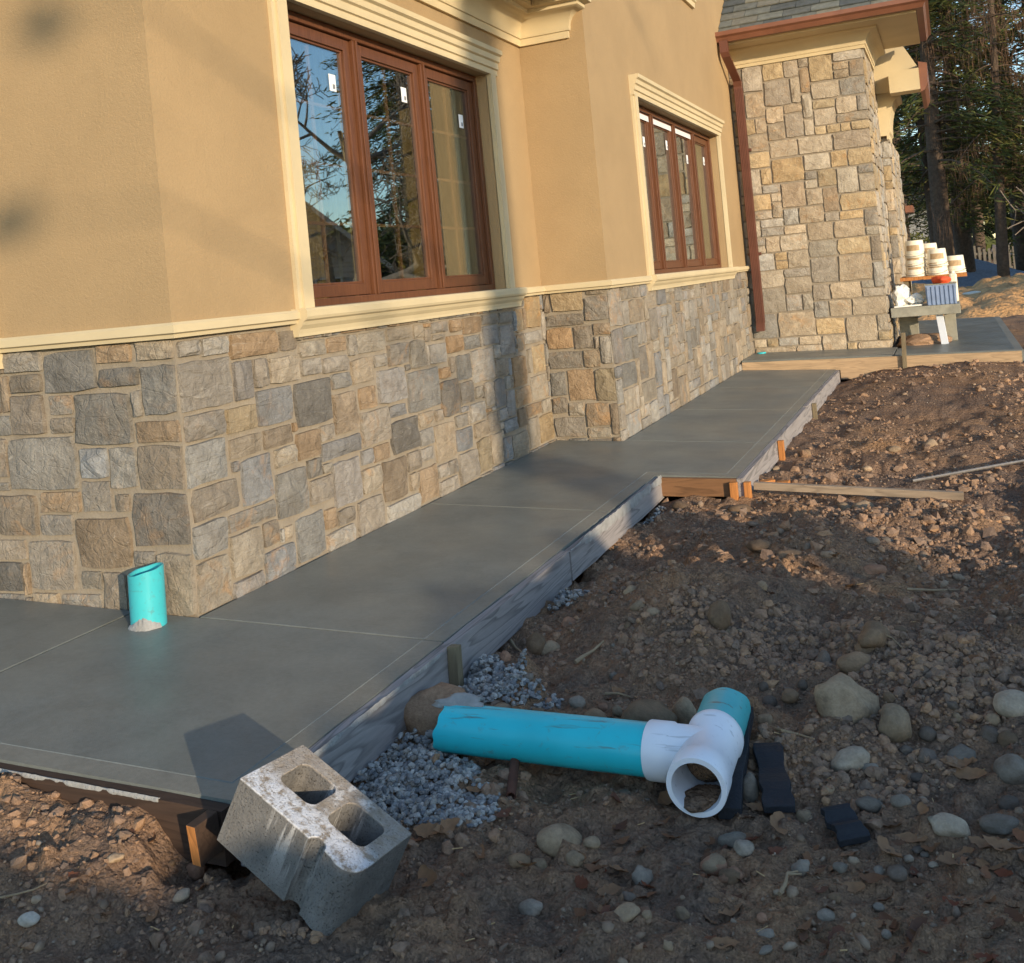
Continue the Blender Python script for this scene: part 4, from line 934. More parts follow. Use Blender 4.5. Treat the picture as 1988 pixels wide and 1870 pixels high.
# ------------------------------------------------------------------ concrete block: two cores, ribbed bullnose corner, tilted on the form corner
BM_ = Matrix(((.876, .080, .475), (-.111, .993, .038), (-.468, -.086, .879))); BL, BW, BH = .335, .212, .160
bt = Vector((-1.512, 1.842, .097))
bm = bmesh.new()
# outline (x along, y across) of the cored face, counter clockwise, with flute and bullnose near the lower corner
def arc(cx, cy, r, a0, a1, n): return [(cx+r*math.cos(a0+(a1-a0)*i/n), cy+r*math.sin(a0+(a1-a0)*i/n)) for i in range(n+1)]
out = [(0, .0), (.205, .0)]+arc(.228, .0, .021, math.pi, .12, 8)+arc(.290, .040, .045, -2.05, 0, 9)+[(BL, .055), (BL, BW), (0, BW)]
def rr(x0, y0, x1, y1, r, n=4):
    return arc(x0+r, y0+r, r, math.pi, 1.5*math.pi, n)+arc(x1-r, y0+r, r, 1.5*math.pi, 2*math.pi, n)+arc(x1-r, y1-r, r, 0, .5*math.pi, n)+arc(x0+r, y1-r, r, .5*math.pi, math.pi, n)
holes = [rr(.045, .072, .150, .172, .022), rr(.188, .072, .295, .172, .022)]
def ring_edges(pts, z):
    vs = [bm.verts.new((p[0], p[1], z)) for p in pts]; return vs, [bm.edges.new((vs[i], vs[(i+1) % len(vs)])) for i in range(len(vs))]
rings = [[ring_edges(out, z)]+[ring_edges(h, z) for h in holes] for z in (0.0, -BH)]
for k in (0, 1):
    ed = [e for _, es in rings[k] for e in es]; bmesh.ops.triangle_fill(bm, use_beauty=True, use_dissolve=False, edges=ed)
for q in range(3):
    a = rings[0][q][0]; b = rings[1][q][0]
    for i in range(len(a)): i2 = (i+1) % len(a); bm.faces.new((a[i], a[i2], b[i2], b[i]))
bmesh.ops.recalc_face_normals(bm, faces=bm.faces[:])
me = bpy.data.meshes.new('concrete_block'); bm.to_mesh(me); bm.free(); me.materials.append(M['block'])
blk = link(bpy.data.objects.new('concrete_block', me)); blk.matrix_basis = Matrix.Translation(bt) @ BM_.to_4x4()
bv = blk.modifiers.new('bevel', 'BEVEL'); bv.width = .003; bv.segments = 2; bv.limit_method = 'ANGLE'; bv.angle_limit = math.radians(40)
tag(blk, 'tilted grey concrete block with two cores and white mortar smears', 'concrete block')

# ------------------------------------------------------------------ rocks
def rock_mesh(seed, sub=3, ang=.18, facet=5):
    r = random.Random(seed); bm = bmesh.new(); bmesh.ops.create_icosphere(bm, subdivisions=sub, radius=1.0)
    cuts = []
    for i in range(facet):
        d = Vector((r.gauss(0, 1), r.gauss(0, 1), r.gauss(0, 1))).normalized(); cuts.append((d, r.uniform(.72, .92)))
    ph = [r.uniform(0, 6.3) for _ in range(8)]
    for v in bm.verts:
        p = v.co.copy()
        for d, c in cuts:
            t = p.dot(d)
            if t > c: p -= d*(t-c)*.85
        k = 1+ang*.5*math.sin(2.2*p.x+ph[0])*math.sin(2.4*p.y+ph[1])+ang*.35*math.sin(4.5*p.z+ph[2]+p.x)*math.sin(4.1*p.x+ph[3])+ang*.12*math.sin(11*p.y+ph[4])*math.sin(10*p.x+ph[5]+4*p.z)
        v.co = p*k
    me = bpy.data.meshes.new('rock'); bm.to_mesh(me); bm.free(); me.materials.append(M['rock'])
    me.polygons.foreach_set('use_smooth', [True]*len(me.polygons)); return me
ROCKM = [rock_mesh(100+k, 3, (.14, .26, .36)[k % 3], (3, 6, 10)[k % 3]) for k in range(18)]
RK = dict(t=(172, 148, 120), g=(150, 138, 124), p=(190, 172, 150), b=(144, 118, 92), r=(168, 128, 102), d=(122, 108, 96), w=(210, 202, 188))
LBL = dict(t='rounded tan cobble half buried in the bare soil', g='grey cobble half buried in the bare soil', p='pale smooth cobble lying on the bare soil', b='brown soil stained rock half buried in the ground',
           r='reddish brown stone lying in the loose soil', d='dark grey stone bedded in the damp soil', w='whitish smooth stone lying on the soil')
LAND = [((-1.35, 1.92), 'beside the concrete block'), ((-1.05, 2.62), 'beside the long teal pipe'), ((-.67, 2.42), 'in front of the white tee'), ((-.67, 2.85), 'behind the white tee'), ((-.50, 2.42), 'by the black rubber strips'),
        ((-.38, 3.05), 'beside the largest boulder'), ((-1.45, 3.15), 'near the mossy stake'), ((-1.0, 3.75), 'on the soil mound'), ((-1.15, 5.8), 'near the orange corner stakes'), ((-.5, 5.9), 'near the lumber strip'), ((-1.0, 7.2), 'near the form board past the jog'),
        ((.3, 6.8), 'near the steel rod'), ((-2.1, 1.85), 'below the front board'), ((-.1, 2.45), 'near the light grey angular stone'), ((.15, 3.0), 'near the large pale cobble in clods'), ((-.85, 2.15), 'near the large oval tan stone'), ((-.9, 4.6), 'beyond the soil mound'), ((.1, 4.3), 'on the open soil beyond the boulders'), ((-1.5, 2.4), 'beside the gravel heap'), ((-.3, 2.0), 'among the leaf litter'), ((-1.25, 4.4), 'beside the weathered board edge'), ((0, 5.0), 'on the bare soil before the lumber strip')]
def near(x, y): return min(LAND, key=lambda q: (q[0][0]-x)**2+(q[0][1]-y)**2)[1]
LOOK = dict(t='rounded tan cobble', g='grey cobble', p='pale smooth cobble', b='brown soil stained rock', r='reddish brown stone', d='dark grey stone', w='whitish smooth stone')
def rock(c, x, y, w, h, col, label=None, group=True, sink=.40, mesh=None, rz=None):
    u, v = cr(c, x, y+h*.30); X_, Y_, Z_ = on_ground(u, v)
    dist = RM[2] @ (np.array([X_, Y_, Z_])-np.array([0, 0, H])); k = dist/FPX/1.52113/c[2]
    wm, hm = w*k*.5, h*k*.5
    o = bpy.data.objects.new('rock', mesh or rnd.choice(ROCKM)); link(o)
    o.rotation_euler = (rnd.uniform(-.25, .25), rnd.uniform(-.25, .25), (YAW+rnd.uniform(-.35, .35)) if rz is None else rz)
    dep = (wm+hm)/2*rnd.uniform(.9, 1.15); vz = max(hm*.95, wm*.45)
    o.scale = (wm*1.06, dep, vz); o.location = (X_, Y_, Z_+vz*(1-2*sink)*.55)
    b = RK[col]; q = rnd.uniform(.78, 1.0); o.color = (*s2l(tuple(min(255, e*q) for e in b)), 1)
    sz = 'tiny ' if wm < .016 else ('small ' if wm < .03 else ('' if wm < .055 else 'big ')); tl = ' taller than wide' if h > w*1.15 else (' flat and long' if w > h*1.75 else '')
    tag(o, label or (sz+LOOK[col]+tl+' '+near(X_, Y_)), 'rock', None if label else {'t': 'tan cobbles in the soil', 'g': 'grey cobbles in the soil', 'p': 'pale cobbles on the soil', 'b': 'brown rocks in the soil', 'r': 'reddish stones in the soil', 'd': 'dark stones in the soil', 'w': 'whitish stones on the soil'}[col])
    return o
R3 = (1250, 1650, 2.485); R4 = (2250, 1700, 2.4935); R5 = (1200, 1700, 1.87); R8 = (1900, 2000, 1.769); R7 = (2000, 1300, 1.87); R0 = (0, 2250, 2.84)
for c, lst in ((R3, [(1538, 240, 150, 110, 't'), (1570, 330, 100, 85, 't'), (1685, 370, 110, 80, 't'), (510, 715, 50, 60, 't'), (600, 705, 90, 110, 'r'), (1130, 1030, 125, 100, 'g'), (1265, 1145, 190, 170, 'b'),
                      (1425, 1100, 75, 100, 't'), (585, 1080, 140, 80, 't'), (410, 1040, 110, 70, 'r'), (820, 915, 65, 45, 'g'), (745, 945, 80, 65, 'r'), (1320, 1065, 75, 60, 'r'), (1040, 1150, 110, 70, 'b'),
                      (1390, 845, 60, 60, 'g'), (930, 1030, 70, 90, 'r'), (840, 1110, 100, 80, 'b'), (1040, 230, 80, 80, 'd'), (950, 290, 70, 60, 'r'), (1865, 765, 50, 35, 't'), (1500, 480, 60, 60, 'b'), (760, 860, 110, 45, 'g'), (1390, 630, 34, 36, 'g'), (1180, 1210, 150, 90, 'b')]),
              (R4, [(690, 610, 270, 190, 'b'), (760, 510, 170, 130, 'b'), (450, 610, 110, 220, 'd'), (1000, 390, 140, 100, 'b'), (1470, 1290, 230, 150, 'g'), (1220, 1310, 150, 150, 'd'), (795, 1400, 140, 90, 'g'),
                    (1150, 1470, 110, 80, 'd'), (1020, 1640, 150, 90, 'g'), (1170, 1630, 110, 55, 'p'), (1750, 1800, 250, 120, 'g'), (310, 1750, 110, 110, 't'), (495, 1560, 80, 50, 't'), (1700, 1040, 110, 110, 't'),
                    (1670, 1120, 150, 130, 'd'), (1820, 1180, 150, 150, 'b'), (1520, 770, 110, 80, 't'), (1820, 1650, 150, 120, 'd'), (55, 910, 110, 100, 'd'), (220, 890, 130, 130, 'b'), (30, 1040, 110, 110, 't'),
                    (890, 790, 60, 80, 'b'), (935, 880, 80, 90, 'b'), (1440, 1030, 60, 75, 't'), (1380, 1130, 80, 80, 'r'), (1400, 940, 80, 70, 'd'), (1220, 1140, 120, 110, 'd'), (480, 510, 70, 50, 'b'), (300, 800, 70, 80, 'd'), (15, 800, 70, 90, 'd'), (1060, 1270, 110, 80, 'd')]),
              (R5, [(1025, 1460, 95, 75, 't'), (930, 1545, 95, 85, 't'), (625, 1560, 120, 75, 'b'), (735, 1565, 85, 65, 't'), (1310, 1635, 125, 130, 'g'), (690, 1815, 130, 90, 'g'), (1700, 1570, 140, 110, 't'), (1790, 1640, 120, 90, 'b'), (1215, 1850, 150, 60, 't'), (1300, 1850, 100, 60, 'r'), (1225, 1760, 80, 50, 'd')]),
              (R8, [(470, 830, 150, 80, 'g'), (525, 870, 100, 80, 'g'), (820, 980, 100, 80, 'g'), (1030, 980, 75, 50, 'g'), (1230, 1000, 60, 60, 'g'), (1385, 940, 55, 35, 'p'), (1435, 890, 80, 40, 'd'), (1470, 920, 45, 35, 'g'), (1515, 975, 50, 30, 'p'), (955, 1230, 90, 60, 'g'),
                    (620, 1245, 55, 60, 'r'), (205, 1220, 70, 70, 't'), (1330, 1045, 100, 80, 'd'), (1000, 1140, 60, 60, 'b'), (1230, 1190, 60, 45, 'g'), (635, 1330, 110, 45, 'g'), (130, 1390, 60, 55, 't'), (20, 1230, 50, 60, 't'), (640, 1415, 80, 40, 'g'), (1270, 1330, 50, 50, 'g')]),
              (R7, [(455, 795, 80, 60, 't'), (355, 760, 60, 30, 'p'), (450, 580, 140, 80, 'b'), (610, 620, 150, 70, 'b'), (930, 360, 80, 60, 't'), (540, 155, 50, 50, 't'), (1045, 150, 60, 35, 't'), (30, 355, 100, 80, 'b'), (350, 370, 140, 70, 'b'), (915, 435, 70, 40, 'b'),
                    (1080, 545, 80, 50, 'g'), (1160, 545, 70, 40, 'g'), (1395, 10, 90, 60, 't'), (600, 240, 50, 30, 't'), (1200, 40, 70, 40, 't'), (700, 60, 80, 50, 'b'), (1640, 330, 60, 30, 'b')]),
              (R0, [(1010, 675, 110, 80, 't'), (970, 770, 140, 80, 't'), (495, 340, 70, 70, 't'), (1365, 360, 80, 70, 't'), (1470, 1395, 50, 45, 'g'), (275, 575, 90, 60, 'p'), (1510, 800, 60, 60, 'r'), (1690, 1420, 45, 45, 'g'), (330, 690, 60, 40, 'g'), (1440, 840, 60, 60, 'b')])):
    for q in lst: rock(c, *q)
rock(R3, 1075, 455, 130, 95, 'r', 'pinkish angular stone on the mound beside the grained board')
rock(R3, 830, 590, 150, 180, 'b', 'upright brown rock leaning against the round tan cobble')
rock(R3, 940, 640, 165, 160, 't', 'round pale tan cobble on the slope above the gravel', mesh=ROCKM[0])
rock(R3, 1680, 1150, 410, 300, 'b', 'broad domed brown boulder behind the teal pipe', sink=.08, mesh=ROCKM[1])
rock(R3, 1935, 1120, 150, 280, 't', 'tall tan boulder between the domed boulder and the tee', sink=.15, mesh=ROCKM[4])
rock(R4, 640, 910, 470, 430, 't', 'largest boulder, tan with a dark damp side', sink=.16, mesh=ROCKM[2])
rock(R4, 980, 1040, 240, 300, 't', 'egg shaped tan boulder leaning beside the largest boulder', sink=.25, mesh=ROCKM[3])
rock(R4, 820, 390, 260, 200, 'b', 'buried brown boulder with twigs across it')
rock(R4, 1860, 920, 290, 220, 'p', 'large pale smooth cobble in crumbly clods', sink=.25)
rock(R4, 625, 1340, 330, 170, 'p', 'flat pale pinkish slab of stone with soil on top', sink=.25, mesh=ROCKM[7])
rock(R4, 1840, 1380, 250, 220, 'g', 'large grey cobble beside yellowed leaves')
rock(R4, 800, 1660, 210, 110, 'g', 'smooth grey oval stone near the black strips', mesh=ROCKM[0])
rock(R4, 1370, 1810, 310, 170, 'p', 'light grey angular stone with a white vein', sink=.22, mesh=ROCKM[5])
rock(R5, 850, 1440, 245, 155, 't', 'large smooth oval tan stone in front of the teal pipe', sink=.18, mesh=ROCKM[0], rz=YAW)
rock(R8, 370, 960, 140, 100, 'r', 'squat brownish stone below the black strips')
rock(R8, 455, 1020, 110, 80, 'r', 'small reddish stone touching the squat brownish stone')
rock(R8, 555, 550, 100, 190, 'g', 'upright grey stone between two black strips')
rock(R7, 1085, 705, 145, 80, 'r', 'pinkish rounded boulder out on the open soil')
rock(R7, 230, 930, 130, 180, 'b', 'long brown rock poking out of the mound')
rock(R7, 1025, 350, 120, 80, 't', 'tan rock propping up the loose lumber')
rock(R0, 245, 1305, 170, 105, 'w', 'white oval pebble on the dark soil', sink=.2, mesh=ROCKM[0])
rock(R0, 1530, 1105, 150, 95, 'p', 'pale olive flat stone near the concrete block', sink=.22, mesh=ROCKM[3])
rock(R0, 1650, 870, 170, 170, 'r', 'tan orange stone wedged under the concrete block')

# ------------------------------------------------------------------ scatter: pebbles, clods, gravel, leaves
def ico(sub):
    bm = bmesh.new(); bmesh.ops.create_icosphere(bm, subdivisions=sub, radius=1.0)
    V = np.array([v.co[:] for v in bm.verts]); F = np.array([[v.index for v in f.verts] for f in bm.faces]); bm.free(); return V, F
def rotm(n):
    q = NR.normal(size=(n, 4)); q /= np.linalg.norm(q, axis=1)[:, None]; w, x, y, z = q.T
    return np.stack([np.stack([1-2*(y*y+z*z), 2*(x*y-z*w), 2*(x*z+y*w)], -1), np.stack([2*(x*y+z*w), 1-2*(x*x+z*z), 2*(y*z-x*w)], -1), np.stack([2*(x*z-y*w), 2*(y*z+x*w), 1-2*(x*x+y*y)], -1)], 1)
def scatter(name, P, S, sub, mat, label, cat, jitter=.18, flat=(1, .8, .55), smoothf=True, lift=.25):
    V0, F0 = ico(sub); n = len(P); nv = len(V0)
    V = V0[None]*(1+NR.uniform(-jitter, jitter, (n, nv, 1)))*np.array(flat)*NR.uniform(.8, 1.2, (n, 1, 3))
    V = np.einsum('nij,nvj->nvi', rotm(n), V)*S[:, None, None]
    V[:, :, 2] *= .85
    V = V+P[:, None, :]; V[:, :, 2] += (S*lift)[:, None]
    F = (F0[None]+(np.arange(n)*nv)[:, None, None]).reshape(-1, 3)
    me = mesh_np(name, V.reshape(-1, 3), F, smoothf); me.materials.append(mat)
    o = link(bpy.data.objects.new(name, me)); return tag(o, label, cat, kind='stuff')
def free(x, y):
    """open soil, off the walk and not in the pipe or the block"""
    ok = ~((x < xW+.05) & (y > Y_FRONT-.045)) & ~((x < xS+.05) & (y > Y_STEP-.05)) & ~((x < .6) & (y > Y_END-.03) & (y < 16.7))
    ok &= ~((x > -1.40) & (x < -.60) & (np.abs(y-(2.665-.09*(x+1.435))) < .065)) & ~((np.abs(x+.672) < .07) & (y > 2.42) & (y < 2.95))
    return ok & ~((x > -1.60) & (x < -1.20) & (y > 1.80) & (y < 2.06))
def soil_points(n, x0, x1, y0, y1, pw=1.0, clump=0.0, seed=50):
    t = NR.random(n)**pw; y = y0*(y1/y0)**t; x = x0+(x1-x0)*NR.random(n); x = np.where(y > 4, x*(1+.15*(y-4)), x)
    k = free(x, y)
    if clump: k &= (fbm(x, y, 2.6, 3, seed)+NR.uniform(-.5, .5, n)*(1-clump)) > -.02
    x, y = x[k], y[k]; return np.stack([x, y, tz(x, y)], -1)
P = soil_points(11000, -2.6, 1.0, 1.35, 11.3, 1.0, .8); S = .0035*(1-NR.random(len(P)))**-.42; S = np.minimum(S, .022)*np.clip(P[:, 1]/3, .9, 1.6)
scatter('pebbles', P, S, 1, M['pebble'], 'small mixed pebbles strewn over the bare soil', 'pebbles', .16, lift=.05)
P = soil_points(36000, -2.4, 1.0, 1.35, 11.3, 1.0, .7, 61); S = .0042*(1-NR.random(len(P)))**-.45; S = np.minimum(S, .026)*np.clip(P[:, 1]/3.5, .9, 1.5)
scatter('soil_clods', P, S, 1, M['clod'], 'loose crumbly clods of brown soil', 'soil', .36, (1, .85, .7), False, .1)
def disc_points(n, pts):
    out = []
    for (u, v, rx, ry, k) in pts:
        cx, cy, _ = on_ground(u, v); a = NR.uniform(0, 2*math.pi, int(n*k)); q = np.sqrt(NR.random(len(a)))**1.25
        out.append(np.stack([cx+rx*q*np.cos(a), cy+ry*q*np.sin(a)], -1))
    o = np.concatenate(out); k = (o[:, 0] > xW+.045) & free(o[:, 0], o[:, 1]); o = o[k]; return np.stack([o[:, 0], o[:, 1], tz(o[:, 0], o[:, 1])], -1)
# gravel bed: along the board between the block and the stake, and a patch beyond the stake
P = disc_points(2600, [(815, 1500, .17, .24, .55), (745, 1560, .16, .16, .25), (880, 1560, .12, .12, .16), (700, 1480, .13, .2, .2), (960, 1330, .10, .15, .22), (920, 1295, .08, .12, .10), (880, 1350, .10, .10, .10), (1020, 1350, .12, .06, .06), (1105, 1165, .07, .14, .05), (1260, 1010, .08, .2, .05), (1475, 925, .10, .14, .05)])
hgt = np.clip(.03-np.abs(P[:, 0]-(xW+.14))*.13, 0, .03)*NR.random(len(P)); P[:, 2] += hgt
S = NR.uniform(.0065, .0135, len(P))
scatter('gravel', P, S, 1, M['gravel'], 'blue grey crushed gravel heaped along the form board', 'gravel', .20, (1, .78, .62), False, .35)

P = disc_points(5200, [(1820, 1300, .28, .30, .30), (1560, 1260, .20, .30, .22), (1330, 1230, .25, .25, .14), (1650, 1480, .25, .2, .14), (420, 1650, .16, .12, .10), (1900, 1120, .4, .4, .12), (1250, 1150, .3, .3, .12), (560, 1790, .12, .06, .06), (1700, 1000, .5, .4, .10)])
S = np.minimum(.0048*(1-NR.random(len(P)))**-.5, .019)
scatter('crumbled_soil', P, S, 2, M['clod'], 'crumbly lumps of damp brown soil between the boulders', 'soil', .20, (1, .85, .75), False, .05)
# dead leaves: curled lobed blades
def leaf_shape(seed):
    r = random.Random(seed); pts = []; n = 9
    for i in range(n+1):
        t = i/n; w = .33*math.sin(math.pi*min(1, t*1.02+.02))**.8*(1.06 if i % 2 else .86)*r.uniform(.8, 1.2)
        pts.append((t-.5, w*.75))
    curl = r.uniform(.5, 1.6); tw = r.uniform(-.6, .6); V = []; F = []
    for (t, w) in pts:
        for s in (-1, 0, 1):
            z = curl*(t*t)*.5+abs(s)*w*r.uniform(.1, .55)+tw*t*s*w; V.append((t, s*w+.04*math.sin(5*t), z))
    for i in range(n):
        for q in (0, 1): F.append((i*3+q, i*3+q+1, i*3+q+4, i*3+q+3))
    return np.array(V), np.array(F)
LV = [leaf_shape(k) for k in range(10)]
def leaf_at(x, y, s, rz, tilt, k):
    V = LV[k][0]*s; c, q = math.cos(rz), math.sin(rz); ct, st = math.cos(tilt), math.sin(tilt)
    V = np.stack([V[:, 0], V[:, 1]*ct-V[:, 2]*st, V[:, 1]*st+V[:, 2]*ct], -1); V = np.stack([V[:, 0]*c-V[:, 1]*q, V[:, 0]*q+V[:, 1]*c, V[:, 2]], -1)
    return V
for i, (c, x, y, s) in enumerate([(R8, 700, 800, .10), (R8, 1290, 960, .10), (R8, 1630, 960, .11), (R8, 1820, 980, .12), (R8, 1790, 890, .09), (R8, 1880, 900, .10), (R8, 600, 690, .08), (R8, 430, 1400, .07), (R8, 1400, 850, .08), (R8, 1350, 560, .09), (R8, 1700, 520, .10), (R8, 1100, 1110, .06), (R8, 460, 1230, .07), (R8, 1660, 470, .09),
                                   (R5, 130, 1430, .09), (R5, 220, 1400, .08), (R5, 470, 1040, .08), (R5, 550, 980, .08), (R5, 400, 1190, .08), (R5, 800, 1110, .07), (R5, 130, 1700, .10), (R5, 1180, 1150, .07), (R5, 1430, 1250, .08), (R5, 660, 1640, .06), (R5, 1170, 1640, .07),
                                   (R0, 610, 1110, .06), (R0, 1450, 610, .10), (R0, 1270, 1310, .05), (R0, 880, 1270, .05), (R7, 760, 680, .10), (R7, 850, 640, .08), (R7, 960, 810, .09), (R4, 1450, 1400, .10), (R4, 1040, 850, .07), (R4, 1100, 920, .07)]):
    u, v = cr(c, x, y); X_, Y_, Z_ = on_ground(u, v); k = i % 10
    V = leaf_at(0, 0, s*.9, rnd.uniform(0, 6.3), rnd.uniform(-.5, .5), k); V[:, 2] -= V[:, 2].min()
    me = mesh_np('dead_leaf', V, LV[k][1], True); me.materials.append(M['leaf']); o = link(bpy.data.objects.new('dead_leaf', me)); o.location = (X_, Y_, Z_+.001)
    tag(o, ('large ' if s >= .09 else 'small ' if s < .07 else '')+'curled brown dead leaf '+near(X_, Y_), 'leaf', 'dead leaves on the soil')
P = np.concatenate([soil_points(900, -.9, .8, 1.4, 2.6, 1, .6, 71), soil_points(420, -2.2, .8, 1.5, 6, 1, .8, 73)])
Vs = []; Fs = []; o_ = 0
for p in P:
    k = rnd.randrange(10); V = leaf_at(0, 0, rnd.uniform(.018, .06), rnd.uniform(0, 6.3), rnd.uniform(-.7, .7), k); V[:, 2] -= V[:, 2].min()*.7; Vs.append(V+p); Fs.append(LV[k][1]+o_); o_ += len(V)
me = mesh_np('leaf_litter', np.concatenate(Vs), np.concatenate(Fs), True); me.materials.append(M['leaf']); tag(link(bpy.data.objects.new('leaf_litter', me)), 'small dry leaf fragments littering the soil', 'leaf litter', kind='stuff')
# pale chips and straw
m = MB()
for p in soil_points(170, -2.2, .9, 1.4, 5, 1, 0):
    a = rnd.uniform(0, 6.3); L = rnd.uniform(.004, .015); w = rnd.uniform(.0012, .0035); d = Vector((math.cos(a), math.sin(a), rnd.uniform(-.2, .3)))*L; q = Vector(p)+Vector((0, 0, .005)); m.beam(q-d, q+d, w, w*.5)
o = m.build('wood_chips', M['chip'], recalc=False); tag(o, 'pale wood chips and straw scattered on the soil', 'wood chips', kind='stuff')
# twigs
def twig(c, pts, rad, label, fork=None, mat='twig', lift=.008):
    P_ = []
    for (x, y) in pts:
        u, v = cr(c, x, y); X_, Y_, Z_ = on_ground(u, v); P_.append(Vector((X_, Y_, Z_+lift+rad)))
    m = MB(); n = len(P_); m.tube(P_, [rad*(1-.6*i/(n-1)) for i in range(n)], 7)
    if fork:
        Q = []
        for (x, y) in fork: u, v = cr(c, x, y); X_, Y_, Z_ = on_ground(u, v); Q.append(Vector((X_, Y_, Z_+lift+rad)))
        m.tube(Q, [rad*.7, rad*.3], 6)
    return thing(m, 'twig', M[mat], label, 'twig', smooth=True)
twig(R3, [(1120, 795), (1180, 750), (1250, 710), (1330, 660)], .008, 'thick pale stick lying on the mound')
twig(R3, [(645, 625), (680, 680), (730, 745)], .006, 'short stick beside the reddish stone by the gravel')
twig(R3, [(1340, 1022), (1430, 1018), (1520, 1010)], .005, 'thin brown stick behind the domed boulder')
twig(R4, [(15, 1135), (150, 1175), (270, 1205), (390, 1240)], .005, 'tan twig by the black strip below the tee')
twig(R4, [(740, 365), (860, 410), (960, 470), (1040, 550)], .0035, 'bent bare twig across the buried boulder', [(860, 330), (930, 440)])
twig(R8, [(715, 1165), (745, 1110), (755, 1055), (810, 1045)], .005, 'crooked grey forked twig on the foreground soil', [(755, 1060), (830, 1060)])
twig(R0, [(0, 1175), (150, 1150), (280, 1110), (400, 1060)], .003, 'long thin root on the soil below the front board')
twig(R0, [(330, 640), (400, 620), (478, 600)], .002, 'pale straw stem below the front board', mat='chip')
twig(R7, [(1270, 845), (1420, 850), (1560, 845)], .006, 'dark stick lying on the open soil')
twig(R7, [(250, 1100), (280, 1070), (370, 1065)], .004, 'small pale forked twig in the hollow', [(280, 1070), (300, 1095)])
# lumber, rebar, rusty pipe, black strips
def gpt(c, x, y, dz=0): u, v = cr(c, x, y); X_, Y_, Z_ = on_ground(u, v); return Vector((X_, Y_, Z_+dz))
a, b = gpt(R7, 430, 305, .055), gpt(R7, 1585, 345, .065); m = MB(); m.beam(a, b, .038, .040); thing(m, 'lumber_strip', M['strip'], 'long grey lumber strip lying on the soil propped on a rock', 'lumber', bevel=.002)
for (x, y, dx_, dy_, lab) in ((500, 250, 70, -10, 'small brown wood scrap beside the orange corner stakes'), (585, 248, 70, -18, 'light wood wedge next to the lumber strip')):
    a, b = gpt(R7, x-dx_/2, y-dy_/2, .018), gpt(R7, x+dx_/2, y+dy_/2, .022); m = MB(); m.beam(a, b, .05, .022); thing(m, 'wood_scrap', M['orangewood'], lab, 'wood scrap', bevel=.002)
a, b = gpt(R7, 1300, 240, .015), gpt(R7, 1860, 172, .05); m = MB(); n = 46
m.tube([a.lerp(b, i/n) for i in range(n+1)]+[b+(b-a)*.6], [.008+(.0018 if i % 2 else 0) for i in range(n+1)]+[.008], 8); thing(m, 'steel_rod', M['rebar'], 'ribbed steel rod lying across the soil', 'rebar', smooth=True)
a, b = gpt(R5, 603, 1060, .018), gpt(R5, 580, 1245, .014); m = MB(); m.lathe([(.013, 0), (.013, (b-a).length), (.010, (b-a).length), (.010, 0)], a, (b-a), 14); thing(m, 'rusty_tube', M['rust'], 'short rusty metal tube below the teal pipe', 'pipe', smooth=True)
def strip(c, p0, p1, w, th, label, lift0=.012, lift1=.012):
    a, b = gpt(c, *p0, lift0), gpt(c, *p1, lift1); m = MB(); d = b-a; r_ = Vector((-d.y, d.x, 0)).normalized(); V = []; F = []; n = 10
    for i in range(n+1):
        q = a+d*(i/n)+Vector((0, 0, .006*math.sin(i*1.1))); ww = w/2*rnd.uniform(.84, 1.08)
        V += [q-r_*ww, q+r_*ww, q+r_*ww+Vector((0, 0, th)), q-r_*ww+Vector((0, 0, th))]
    for i in range(n):
        for k in range(4): k2 = (k+1) % 4; F.append((i*4+k, i*4+k2, i*4+4+k2, i*4+4+k))
    m.add(V, F+[(3, 2, 1, 0), (n*4, n*4+1, n*4+2, n*4+3)]); return thing(m, 'rubber_strip', M['rubber'], label, 'rubber strip', bevel=.002)
strip(R8, (535, 300), (455, 760), .055, .030, 'long black rubber strip leaning against the white tee', .05, .012)
strip(R8, (650, 400), (715, 725), .075, .018, 'flat black rubber strip beside the upright grey stone')
strip(R8, (1000, 730), (1110, 890), .075, .016, 'torn black rubber piece lying apart on the soil')
V, F = blob(gpt(R0, 1120, 265), (.022, .014, .014), 31, 2, .3); thing(MB().add(V, F), 'plaster_chunk', M['spill'], 'white plaster chunk against the front board', 'plaster chunk')
V, F = blob(gpt(R0, 1420, 420), (.016, .016, .024), 32, 2, .3); thing(MB().add(V, F), 'plaster_chunk', M['spill'], 'white plaster chunk below the right end of the front board', 'plaster chunk')
V, F = blob(gpt(R0, 1140, 530), (.018, .014, .012), 33, 2, .3); thing(MB().add(V, F), 'plaster_chunk', M['spill'], 'white plaster chunk by a dark clod below the front board', 'plaster chunk')
m = MB(); q = hit(*cr((1800, 800, 2.6714), 1200, 652), 2, zl(-2.02)); m.lathe([(.0, 0), (.05, 0), (.05, .012), (.0, .012)], (q[0], q[1], zl(q[0])+.0005), (0, 0, 1), 24, close=False); thing(m, 'flush_pipe', M['teal'], 'teal pipe end flush in the landing below the downspout', 'pipe', smooth=True, angle=40)
